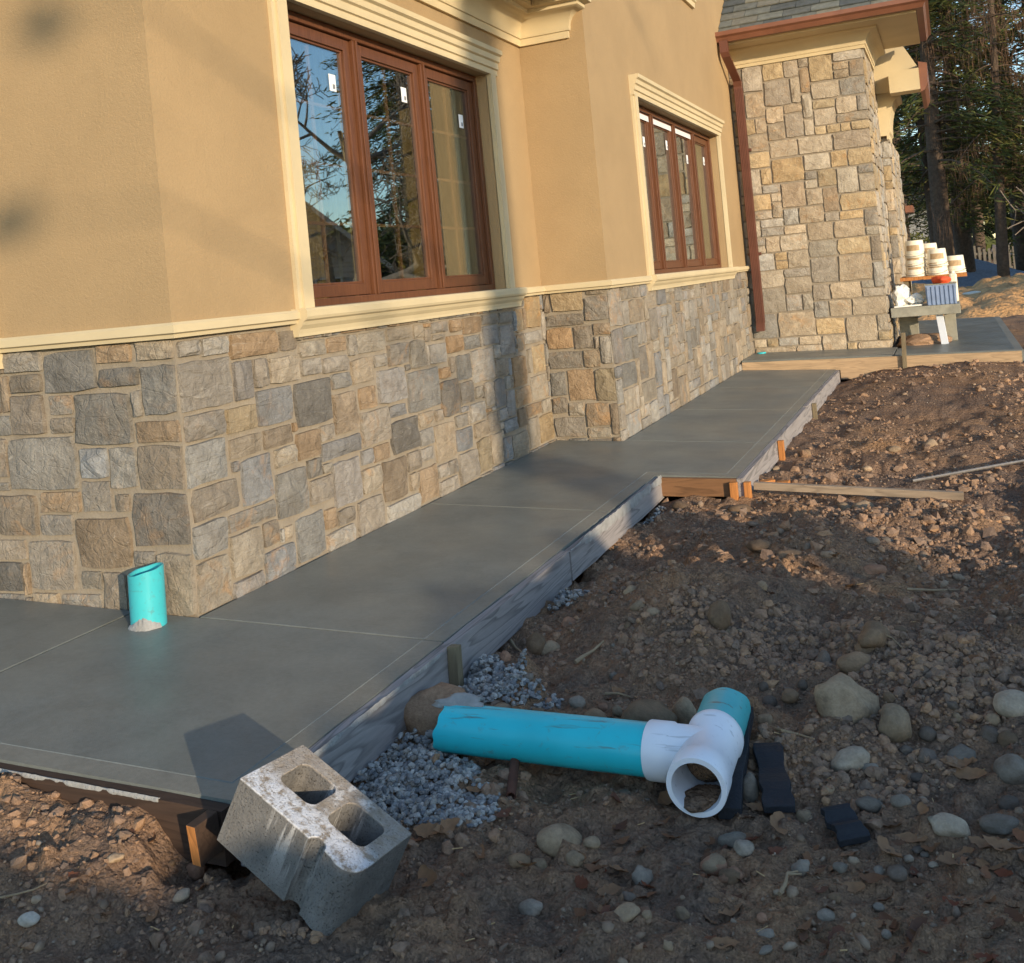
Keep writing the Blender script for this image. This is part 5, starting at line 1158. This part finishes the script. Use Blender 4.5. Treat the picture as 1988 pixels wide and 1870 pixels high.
# ------------------------------------------------------------------ mason's bench on the landing, with what lies on it
bz = lambda x: zl(x)
bench = empty('stone_bench', (-.3, 12.6, bz(-.3))); tag(bench, 'thick stone slab laid as a low bench beside the tower', 'bench')
m = MB(); m.box((-.655, 12.30, .365), (.055, 12.95, .470)); m.build('slab', M['slabstone'], bench, bevel=.006)
m = MB(); m.beam((-.135, 12.42, bz(-.135)-.001), (-.165, 12.42, .365), .075, .075, up=(0, 1, 0)); m.build('leg', M['pvc_w'], bench, bevel=.004)
m = MB(); m.box((-.60, 12.75, bz(-.5)-.001), (-.40, 12.92, .365)); m.build('leg', M['slabstone'], bench, bevel=.004)
m = MB(); m.box((-.12, 12.78, bz(-.1)-.001), (.0, 12.92, .365)); m.build('leg', M['slabstone'], bench, bevel=.004)
V, F = blob((-.36, 12.62, bz(-.3)+.01), (.27, .24, .10), 44, 3, .22); thing(MB().add(V, F), 'mortar_heap', M['clod'], 'heap of dark droppings under the stone bench', 'heap')
table = empty('staging_table', (-.2, 13.4, bz(-.2))); tag(table, 'plank staging behind the stone bench carrying the buckets', 'table')
m = MB(); m.box((-.56, 13.06, .735), (.16, 13.86, .775)); m.build('top', M['orangewood'], table, bevel=.003)
for x, y in ((-.5, 13.12), (-.03, 13.12), (-.5, 13.8), (-.03, 13.8)):
    m = MB(); m.box((x-.03, y-.03, bz(x)-.001), (x+.03, y+.03, .735)); m.build('leg', M['stake'], table)
def bucket_proto():
    e = empty('bucket', (0, 0, 0)); h, r0, r1 = .205, .098, .112
    m = MB(); m.lathe([(r1, 0), (r0, h-.004), (r0-.006, h), (.001, h), (.001, h-.004), (r0-.008, h-.006), (r1-.004, 0)], (0, 0, 0), (0, 0, 1), 28); m.build('shell', M['bucket'], e, smooth=True, angle=40)
    m = MB()
    for z, rr_ in ((.0, r1), (.022, r1-.002), (.044, r1-.004)): m.lathe([(rr_+.001, z), (rr_+.006, z+.002), (rr_+.006, z+.009), (rr_, z+.011)], (0, 0, 0), (0, 0, 1), 28)
    m.build('rim', M['bucket'], e, smooth=True, angle=40)
    m = MB(); rr_ = lambda z: r1-(r1-r0)*z/h
    V = []; F = []
    for i in range(9):
        a = -2.2+1.5*i/8
        for z in (.085, .15): V.append((math.cos(a)*(rr_(z)+.0012), math.sin(a)*(rr_(z)+.0012), z))
    for i in range(8): F.append((2*i, 2*i+2, 2*i+3, 2*i+1))
    m.add(V, F); m.build('print', M['bucketprint'], e, recalc=False)
    m = MB(); m.tube([((r1+.008)*math.cos(a), (r1+.008)*math.sin(a), .055-.04*math.sin((a+math.pi)/1.0)) for a in [-math.pi+math.pi*i/10 for i in range(11)]], .0025, 5); m.build('handle', M['rebar'], e)
    return e
bp_ = bucket_proto(); first = True
def copy_tree(root):
    r_ = root.copy(); COL.objects.link(r_)
    for ch in root.children:
        c = ch.copy(); COL.objects.link(c); c.parent = r_; c.matrix_parent_inverse = ch.matrix_parent_inverse.copy()
    return r_
for (x, y, z, lab) in [(-.385, 13.24, .776, 'lowest white bucket in the tallest upturned stack'), (-.38, 13.245, .886, 'middle white bucket in the tallest upturned stack'), (-.375, 13.24, .996, 'top white bucket of the tallest upturned stack'),
                  (-.24, 13.62, .776, 'lowest white bucket of the rear stack'), (-.24, 13.62, .862, 'middle white bucket of the rear stack'), (-.235, 13.62, .948, 'top white bucket of the rear stack'),
                  (-.145, 13.20, .776, 'lower white bucket of the middle stack behind the red bag'), (-.14, 13.205, .876, 'upper white bucket of the middle stack behind the red bag'), (.045, 13.40, .776, 'single white upturned bucket at the end of the staging')]:
    o = bp_ if first else copy_tree(bp_); first = False; o.location = (x, y, z); o.rotation_euler = (0, 0, rnd.uniform(-.4, .4)); tag(o, lab, 'bucket', 'white upturned buckets on the staging')
cr_t = empty('crate', (-.13, 12.5, .47)); tag(cr_t, 'blue grey ribbed plastic crate on the stone bench', 'crate')
m = MB(); w0, w1 = .15, .158; cx, cy = -.125, 12.47
m.add([(cx-w0, cy-.14, .471), (cx+w0, cy-.14, .471), (cx+w0, cy+.14, .471), (cx-w0, cy+.14, .471), (cx-w1, cy-.148, .69), (cx+w1, cy-.148, .69), (cx+w1, cy+.148, .69), (cx-w1, cy+.148, .69)],
      [(3, 2, 1, 0), (4, 5, 6, 7), (0, 1, 5, 4), (1, 2, 6, 5), (2, 3, 7, 6), (3, 0, 4, 7)]); m.build('body', M['crate'], cr_t, bevel=.004)
for q in range(7):
    xx = cx-.135+.27*q/6; m = MB(); m.beam((xx, cy-.145, .475), (xx*1.0, cy-.152, .675), .012, .010, up=(0, 1, 0)); m.build('rib', M['crate'], cr_t)
m = MB(); m.box((cx-.165, cy-.155, .691), (cx+.165, cy+.155, .700)); m.build('rim', M['cratedark'], cr_t, bevel=.002)
V, F = blob((-.11, 12.46, .735), (.085, .08, .048), 21, 3, .25); thing(MB().add(V, F), 'red_bag', M['red'], 'crumpled orange red bag on top of the crate', 'bag', smooth=True, angle=180)
V, F = blob((-.545, 12.48, .585), (.085, .09, .125), 22, 3, .33); thing(MB().add(V, F), 'plastic_sheet', M['sheet'], 'tall crumple of white plastic sheeting against the tower', 'sheeting', angle=60)
V, F = blob((-.40, 12.50, .535), (.10, .09, .065), 27, 3, .35); thing(MB().add(V, F), 'plastic_sheet', M['sheet'], 'low crumple of white plastic sheeting beside the crate', 'sheeting', angle=60)
m = MB(); m.beam((-.62, 12.36, .480), (-.33, 12.40, .482), .05, .016); thing(m, 'white_batten', M['sheet'], 'short white batten lying on the stone bench', 'batten', bevel=.002)
jug = empty('jug', (.02, 12.78, .47)); tag(jug, 'narrow white plastic jug behind the crate', 'jug')
m = MB(); m.box((-.03, 12.72, .471), (.05, 12.84, .79)); m.build('body', M['bucket'], jug, bevel=.02)
m = MB(); m.lathe([(.0, 0), (.022, 0), (.022, .03), (.0, .03)], (.01, 12.78, .79), (0, 0, 1), 14, close=False); m.build('cap', M['bucket'], jug)

# ------------------------------------------------------------------ far ground: gravel mound, scraps
n = 60; V = []; F = []
cx, cy, R_, Hm = -1.1, 37.0, 4.2, 1.45
gxs = np.linspace(-1, 1, n); GX, GY = np.meshgrid(cx+R_*gxs, cy+R_*gxs); rr_ = np.sqrt(((GX-cx)/R_)**2+((GY-cy)/R_)**2)
GZ = -.32+Hm*np.clip(1-rr_, 0, 1)**.9+fbm(GX, GY, 1.5, 4, 91)*.12*(rr_ < 1)
idx = np.arange(n*n).reshape(n, n); F = np.stack([idx[:-1, :-1], idx[:-1, 1:], idx[1:, 1:], idx[1:, :-1]], -1).reshape(-1, 4)
me = mesh_np('gravel_mound', np.stack([GX, GY, GZ], -1).reshape(-1, 3), F, True); me.materials.append(M['mound']); tag(link(bpy.data.objects.new('gravel_mound', me)), 'blue grey mound of gravel in front of the woods', 'gravel mound', kind='stuff')
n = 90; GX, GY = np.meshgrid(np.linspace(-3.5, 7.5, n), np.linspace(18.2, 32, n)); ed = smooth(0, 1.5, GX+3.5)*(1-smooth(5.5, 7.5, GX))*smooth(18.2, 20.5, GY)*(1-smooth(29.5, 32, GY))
GZ = tz(GX, GY)-.10+ed*(.24+.40*fbm(GX, GY, .55, 4, 131)+.34*np.abs(fbm(GX, GY, 1.3, 3, 137)))  # ridges raised to catch the sun; sunlit orange also put into the colour
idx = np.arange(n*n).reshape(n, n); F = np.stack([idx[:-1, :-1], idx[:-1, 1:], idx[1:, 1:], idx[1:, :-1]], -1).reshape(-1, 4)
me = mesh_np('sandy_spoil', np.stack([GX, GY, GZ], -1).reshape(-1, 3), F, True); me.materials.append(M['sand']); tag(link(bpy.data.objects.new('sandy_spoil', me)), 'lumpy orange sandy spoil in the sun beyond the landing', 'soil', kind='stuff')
def far_pt(px, y): return (-.0417+(px-1745)*.000416)*y
for (px, y, w, d, lab) in ((1880, 24.5, .35, .5, 'pale board scrap lying on the sunlit far soil'), (1935, 25.5, .5, .3, 'broken pale slab on the sunlit far soil')):
    x = far_pt(px, y); z = gz(x, y)+.25; m = MB(); m.beam((x-w/3, y, z+.04), (x+w/3, y+.1, z+.06), d*.6, .03); thing(m, 'board_scrap', M['sheet'], lab, 'board scrap')

# ------------------------------------------------------------------ trees
def quads_mesh(name, C, D, U, mat):
    """C centres, D half length vectors, U half width vectors"""
    V = np.stack([C-D*1.0-U*.25, C-D*.2-U, C+D, C-D*.2+U], 1).reshape(-1, 3); F = np.arange(len(V)).reshape(-1, 4)
    me = mesh_np(name, V, F, False); me.materials.append(mat); return me
def conifer_meshes(seed, hgt, low, spread, rad, mat, dead=False, dens=1.0):
    r = np.random.default_rng(seed); tm = MB(); ph = r.uniform(0, 6, 4); pts = []
    for i in range(13):
        t = i/12; pts.append((.15*math.sin(t*4+ph[0]), .15*math.sin(t*3+ph[1]), hgt*t-.3))
    tm.tube(pts, [rad*(1-.88*i/12)+.02 for i in range(13)], 9)
    C = []; D = []; U = []
    z = low
    while z < hgt*.98:
        f = (z-low)/(hgt-low); L0 = spread*(1-f)**.75+.35
        for b in range(r.integers(3, 6)):
            a = r.uniform(0, 2*math.pi); L = L0*r.uniform(.55, 1.15); dr = r.uniform(-.15, .25); zz = z+r.uniform(-.2, .2)
            q0 = np.array([0, 0, zz]); P_ = []
            for s in range(6):
                t = s/5; P_.append(q0+np.array([math.cos(a)*L*t, math.sin(a)*L*t, L*(dr*t-.42*t*t)]))
            tm.tube([tuple(p) for p in P_], [max(.006, rad*.16*(1-.8*s/5)) for s in range(6)], 4, False)
            k = int(L*(56 if not dead else 48)*dens); t = r.uniform(.12 if f > .3 else .3, 1.05, k)
            base = q0+np.stack([np.cos(a)*L*t, np.sin(a)*L*t, L*(dr*t-.42*t*t)], -1)
            sp = r.normal(size=(k, 3))*np.array([.20, .20, .09])*(.4+L*.22); base = base+sp
            if dead:
                ln = r.uniform(.12, .45, k)[:, None]; d = np.stack([r.normal(0, .18, k), r.normal(0, .18, k), -np.ones(k)], -1)*ln; w = np.stack([r.normal(size=k), r.normal(size=k), np.zeros(k)], -1); w = w/np.linalg.norm(w, axis=1)[:, None]*.0045
                base = base+d
            else:
                an = a+r.normal(0, .8, k); ln = r.uniform(.08, .19, k)[:, None]; d = np.stack([np.cos(an), np.sin(an), r.normal(-.25, .3, k)], -1)*ln
                w = np.cross(d, r.normal(size=(k, 3))); w = w/(np.linalg.norm(w, axis=1)[:, None]+1e-6)*r.uniform(.010, .030, k)[:, None]
            C.append(base); D.append(d); U.append(w)
        z += r.uniform(.28, .5)*(1.0 if not dead else 1.3)
    bmat = M['bark']
    me = bpy.data.meshes.new('trunk'); me.from_pydata(tm.v, [], tm.f); me.materials.append(bmat); me.polygons.foreach_set('use_smooth', [True]*len(me.polygons))
    return me, quads_mesh('crown', np.concatenate(C), np.concatenate(D), np.concatenate(U), mat)
CON = [conifer_meshes(1, 16, 3.6, 3.0, .26, M['needle']), conifer_meshes(2, 15, 2.8, 2.6, .22, M['needle']), conifer_meshes(3, 17, 4.6, 3.2, .28, M['needle'])]
DEADT = conifer_meshes(9, 12, 3.4, 2.2, .15, M['deadneedle'], True, .9)
def plant_tree(name, meshes, x, y, s, rz, label, group=None):
    e = empty(name, (x, y, gz(x, y))); e.rotation_euler = (0, 0, rz); e.scale = (s, s, s)
    for nm, me in zip(('trunk', 'crown'), meshes):
        o = bpy.data.objects.new(nm, me); COL.objects.link(o); o.parent = e
    return tag(e, label, 'tree', group)
for (px, y, s, k, lab) in [(1814, 33.5, .86, 1, 'slim dark conifer leaning beside the pale house'), (1840, 31.5, 1.0, 0, 'stout conifer trunk standing behind the buckets'), (1886, 35, .95, 2, 'tall conifer behind the gravel mound'),
                      (1988, 37, 1.0, 0, 'green conifer at the end of the fence'), (1765, 43, 1.05, 2, 'dark conifer in front of the pale house'), (1912, 47, 1.1, 1, 'conifer standing deeper in the wood behind the fence'),
                      (1730, 50, 1.1, 0, 'conifer rising behind the tower corner'), (2040, 34, 1.05, 1, 'broad conifer beyond the fence end')]:
    plant_tree('conifer_tree', CON[k], far_pt(px, y), y, s, rnd.uniform(0, 6.3), lab, 'conifers at the wood edge')
plant_tree('drooping_tree', DEADT, far_pt(1958, 31.5), 31.5, 1.0, 1.0, 'brown drooping tree with hanging dead twigs before the wood')
# bare deciduous trees
def bare_tree(seed, hgt, rad, levels=5, spread=.6, first=.3, straight=0, twig=.004):
    r = random.Random(seed); m = MB()
    def grow(p, d, L, rd, lv):
        n = 4 if lv > 2 else 3; pts = [p]; q = p.copy(); dd = d.copy()
        for i in range(n):
            dd = (dd+Vector((r.gauss(0, .13), r.gauss(0, .13), r.gauss(.04, .08)))).normalized(); q = q+dd*(L/n); pts.append(q.copy())
        m.tube(pts, [max(twig, rd*(1-.72*i/n)) for i in range(n+1)], 8 if lv > 3 else (5 if lv > 1 else 3), False)
        if lv == 0: return
        for b in range(r.randint(3, 4) if lv > 1 else r.randint(4, 6)):
            t = r.uniform(.35, 1.0); i = min(n-1, int(t*n)); s = pts[i].lerp(pts[i+1], t*n-i)
            a = dd.orthogonal().normalized(); a.rotate(Matrix.Rotation(r.uniform(0, 6.3), 3, dd)); nd = (dd*(1-spread*r.uniform(.7, 1.2))+a*spread*1.25+Vector((0, 0, .12))).normalized()
            grow(s, nd, L*r.uniform(.52, .78), rd*r.uniform(.38, .58), lv-1)
    if straight:
        m.tube([(0, 0, -.3), (.01, .02, 3), (0, 0, 6.5), (.03, 0, straight), (.05, .03, straight+3)], [rad*1.15, rad, rad*.97, rad*.85, rad*.4], 14, False)
        for k in range(9): a = k*2.4+.6; z = straight-2.6+k*.55; grow(Vector((0, 0, z)), Vector((math.cos(a), math.sin(a), .75)).normalized(), hgt*.2, rad*.24, levels-1)
    else: grow(Vector((0, 0, -.3)), Vector((.02, .01, 1)), hgt*first, rad, levels)
    me = bpy.data.meshes.new('trunk'); me.from_pydata(m.v, [], m.f); me.materials.append(M['barkg']); me.polygons.foreach_set('use_smooth', [True]*len(me.polygons)); return me
BT = [bare_tree(5, 13, .23, 4, .55, .38, 9.0), bare_tree(8, 10, .20, 6, .66, .26, 0, .007)]
def plant_bare(me, x, y, s, rz, label):
    e = empty('bare_tree', (x, y, gz(x, y))); e.rotation_euler = (0, 0, rz); e.scale = (s, s, s); o = bpy.data.objects.new('trunk_and_limbs', me); COL.objects.link(o); o.parent = e; return tag(e, label, 'tree')
tall = plant_bare(BT[0], 12.94, -6.33, 1.0, 0.0, 'tall bare tree whose trunk shadow falls across the house wall')
r_ = np.random.default_rng(12)  # leaf clumps and limbs added on the sun line to cast blotches on the wall
for (u, v, sx_, sz_) in ((82, 45, .055, .07), (20, 432, .09, .04)):
    P_ = hit(u, v, 1, yA); t_ = 19.6; Q = P_+np.array(SDIR[:])*t_; k = 90
    C = Q+r_.normal(size=(k, 3))*np.array([sx_*.45, sx_*.45, sz_*.5]); D = r_.normal(size=(k, 3))*.035; U = np.cross(D, r_.normal(size=(k, 3))); U = U/(np.linalg.norm(U, axis=1)[:, None]+1e-6)*.022
    o = bpy.data.objects.new('leaf_clump', quads_mesh('leaf_clump', C, D, U, M['deadneedle'])); link(o, tall)
    m = MB(); a_ = Vector((12.94, -6.33, Q[2]-1.2)); m.tube([a_, a_.lerp(Vector(Q), .5)+Vector((0, 0, .15)), Vector(Q)], [.03, .018, .006], 6, False); m.build('limb', M['barkg'], tall)
plant_bare(BT[1], 6.9, 19.4, 1.5, 1.1, 'spreading bare tree mirrored in the window')
plant_bare(BT[1], 8.3, 22.4, 1.25, 3.4, 'second bare tree mirrored in the left window pane')
plant_tree('conifer_tree', CON[0], 7.6, 25.2, .85, 2.0, 'dense conifer mirrored in the middle window pane', 'conifers beside the neighbour house')
plant_tree('conifer_tree', CON[1], 9.6, 29.5, .9, 4.0, 'second conifer mirrored in the window behind the first', 'conifers beside the neighbour house')
plant_tree('conifer_tree', CON[2], 6.2, 31.0, .9, 5.0, 'third conifer mirrored in the window beyond the bare tree', 'conifers beside the neighbour house')
# ------------------------------------------------------------------ neighbouring houses
def lap_wall(m, p, q, z0, z1, step=.16, lap=.02):
    """clapboards between plan points p->q; outward is right of travel"""
    p = Vector((p[0], p[1], 0)); q = Vector((q[0], q[1], 0)); d = (q-p).normalized(); o = Vector((d.y, -d.x, 0)); z = z0
    while z < z1-.01:
        h = min(step, z1-z); V = [p+o*lap+Vector((0, 0, z)), q+o*lap+Vector((0, 0, z)), q+o*.003+Vector((0, 0, z+h)), p+o*.003+Vector((0, 0, z+h)), p+Vector((0, 0, z)), q+Vector((0, 0, z)), q+Vector((0, 0, z+h)), p+Vector((0, 0, z+h))]
        m.add(V, [(0, 1, 2, 3), (1, 0, 4, 5), (0, 3, 7, 4), (2, 1, 5, 6), (3, 2, 6, 7), (5, 4, 7, 6)]); z += h
# house seen in the reflection: gable towards the window
hx, hy = 11.2, 24.0; dv = Vector((.55, .835, 0)); sv = Vector((.835, -.55, 0))
nb = empty('neighbour_house', (hx, hy, gz(hx, hy))); tag(nb, 'grey clapboard gabled house mirrored in the window', 'house')
def W_(a, b, z): p = Vector((hx, hy, z))+sv*a+dv*b; return p
m = MB(); a, b = W_(-2.6, 0, 0), W_(2.6, 0, 0); lap_wall(m, a, b, -.3, 2.2)
for k in range(13):
    z0 = 2.2+k*.17; hw = 2.6*(1-(k*.17)/2.3)
    if hw > .1: lap_wall(m, W_(-hw, 0, 0), W_(hw, 0, 0), z0, z0+.17, .17)
m.build('gable_wall', M['siding'], nb)
m = MB(); lap_wall(m, W_(2.6, 0, 0), W_(2.6, 8, 0), -.3, 2.2); lap_wall(m, W_(-2.6, 8, 0), W_(-2.6, 0, 0), -.3, 2.2); lap_wall(m, W_(2.6, 8, 0), W_(-2.6, 8, 0), -.3, 2.2); m.build('side_walls', M['siding'], nb)
for s in (-1, 1):
    m = MB(); V = [W_(s*3.0, -.3, 1.85), W_(0, -.3, 4.56), W_(0, 8.3, 4.56), W_(s*3.0, 8.3, 1.85), W_(s*3.0, -.3, 1.97), W_(0, -.3, 4.68), W_(0, 8.3, 4.68), W_(s*3.0, 8.3, 1.97)]
    m.add(V, [(0, 1, 2, 3), (7, 6, 5, 4), (0, 4, 5, 1), (1, 5, 6, 2), (2, 6, 7, 3), (3, 7, 4, 0)]); m.build('roof', M['asphaltroof'], nb)
    m = MB(); V = [W_(s*3.02, -.32, 1.83), W_(0, -.32, 4.52), W_(0, -.32, 4.68), W_(s*3.02, -.32, 1.99), W_(s*3.02, -.301, 1.83), W_(0, -.301, 4.52), W_(0, -.301, 4.68), W_(s*3.02, -.301, 1.99)]
    m.add(V, [(0, 1, 2, 3), (7, 6, 5, 4), (0, 4, 5, 1), (1, 5, 6, 2), (2, 6, 7, 3), (3, 7, 4, 0)]); m.build('rake_board', M['siding2'], nb)
for a0 in (-1.6, .9):
    w = empty('house_window', (0, 0, 0), nb); m = MB()
    V = [W_(a0, -.035, .7), W_(a0+.7, -.035, .7), W_(a0+.7, -.035, 1.8), W_(a0, -.035, 1.8), W_(a0, -.02, .7), W_(a0+.7, -.02, .7), W_(a0+.7, -.02, 1.8), W_(a0, -.02, 1.8)]
    m.add(V, [(0, 1, 2, 3), (7, 6, 5, 4), (0, 4, 5, 1), (1, 5, 6, 2), (2, 6, 7, 3), (3, 7, 4, 0)]); m.build('pane', M['darkglass'], w)
    m = MB()
    for p, q in ((W_(a0, -.04, .7), W_(a0+.7, -.04, .7)), (W_(a0, -.04, 1.25), W_(a0+.7, -.04, 1.25)), (W_(a0, -.04, 1.8), W_(a0+.7, -.04, 1.8)), (W_(a0, -.04, .68), W_(a0, -.04, 1.82)), (W_(a0+.7, -.04, .68), W_(a0+.7, -.04, 1.82))): m.beam(p, q, .05, .07, up=dv)
    m.build('frame', M['siding2'], w)
# pale house at the edge of the wood
ph = empty('pale_house', (-2.5, 57, -.2)); tag(ph, 'pale clapboard house in shade behind the conifers', 'house')
m = MB(); lap_wall(m, (-9, 55), (.75, 55), -.3, 3.5, .2); lap_wall(m, (.75, 55), (.75, 62), -.3, 3.5, .2); m.build('wall', M['siding2'], ph)
m = MB(); m.prism([(54.4, 3.42), (58.5, 6.4), (62.6, 3.42), (62.6, 3.3), (54.4, 3.3)], 0, -9.4, 1.15); m.build('roof', M['asphaltroof'], ph)
m = MB(); m.box((.6, 54.93, -.3), (.78, 54.975, 3.3)); m.build('corner_board', M['sheet'], ph)
for x in (-.62, -4.5): m = MB(); m.box((x, 54.94, .2 if x > -1 else .9), (x+.9, 54.97, 2.5)); m.build('door' if x > -1 else 'window', M['darkglass'], ph)
m = MB(); m.box((-.4, 57.6, 5.6), (.35, 58.4, 7.4)); m.build('chimney', M['rust'], ph)
# fence
fe = empty('picket_fence', (4.5, 43, gz(4.5, 43))); tag(fe, 'weathered picket fence in front of the wood', 'fence')
m = MB(); m.box((-.045, -.01, 0), (.045, .012, 1.15)); me = bpy.data.meshes.new('picket'); me.from_pydata(m.v, [], m.f); me.materials.append(M['fence'])
for i in range(52):
    x = .2+i*.165; o = bpy.data.objects.new('picket', me); link(o, fe); o.location = (x, 43+rnd.uniform(-.01, .01), gz(x, 43)); o.scale = (1, 1, rnd.uniform(.9, 1.05))
for z in (.25, .85): m = MB(); m.box((.1, 43.02, -.2+z), (8.9, 43.06, -.2+z+.09)); m.build('rail', M['fence'], fe)
for x in (.3, 2.4, 4.5, 6.6, 8.7): m = MB(); m.box((x-.06, 43.065, -.4), (x+.06, 43.18, 1.05)); m.build('post', M['fence'], fe)
# shrubs
def shrub(x, y, R_, h, label, seed, mat='shrub', k=1500):
    r = np.random.default_rng(seed); e = empty('shrub', (x, y, gz(x, y))); d = r.normal(size=(k, 3)); d /= np.linalg.norm(d, axis=1)[:, None]; rad = r.random(k)**.4
    C = d*rad[:, None]*np.array([R_, R_, h/2])+np.array([x, y, gz(x, y)+h/2]); D = r.normal(size=(k, 3))*.07; U = np.cross(D, r.normal(size=(k, 3))); U = U/(np.linalg.norm(U, axis=1)[:, None]+1e-6)*.035
    o = bpy.data.objects.new('foliage', quads_mesh('foliage', C, D, U, M[mat])); link(o, e)
    m = MB(); b = Vector((x, y, gz(x, y)-.05))
    for i in range(6): a = i*1.05; m.tube([b, b+Vector((math.cos(a)*R_*.4, math.sin(a)*R_*.4, h*.45)), b+Vector((math.cos(a)*R_*.6, math.sin(a)*R_*.6, h*.8))], [.03, .02, .008], 5, False)
    m.build('stems', M['bark'], e); return tag(e, label, 'shrub')
shrub(far_pt(1772, 46), 46, 1.0, 2.1, 'yellow green shrub in front of the pale house', 5)
shrub(3.2, 45.5, 1.3, 1.7, 'low green shrub behind the picket fence', 6, 'needle')
# far wood closing the horizon
r = np.random.default_rng(77); k = 42000
th = r.uniform(-1.5, 1.75, k); ds = r.uniform(74, 105, k); hh = (7.5+2.5*fbm(th*9, ds*.02, 1.0, 3, 5))*r.random(k)**.55*ds/90
C = np.stack([np.sin(th)*ds, np.cos(th)*ds, hh-.2], -1); D = r.normal(size=(k, 3))*.55; U = np.cross(D, r.normal(size=(k, 3))); U = U/(np.linalg.norm(U, axis=1)[:, None]+1e-6)*.3
o = link(bpy.data.objects.new('far_wood', quads_mesh('far_wood', C, D, U, M['needle']))); tag(o, 'dark mass of woods closing the view', 'woods', kind='stuff')
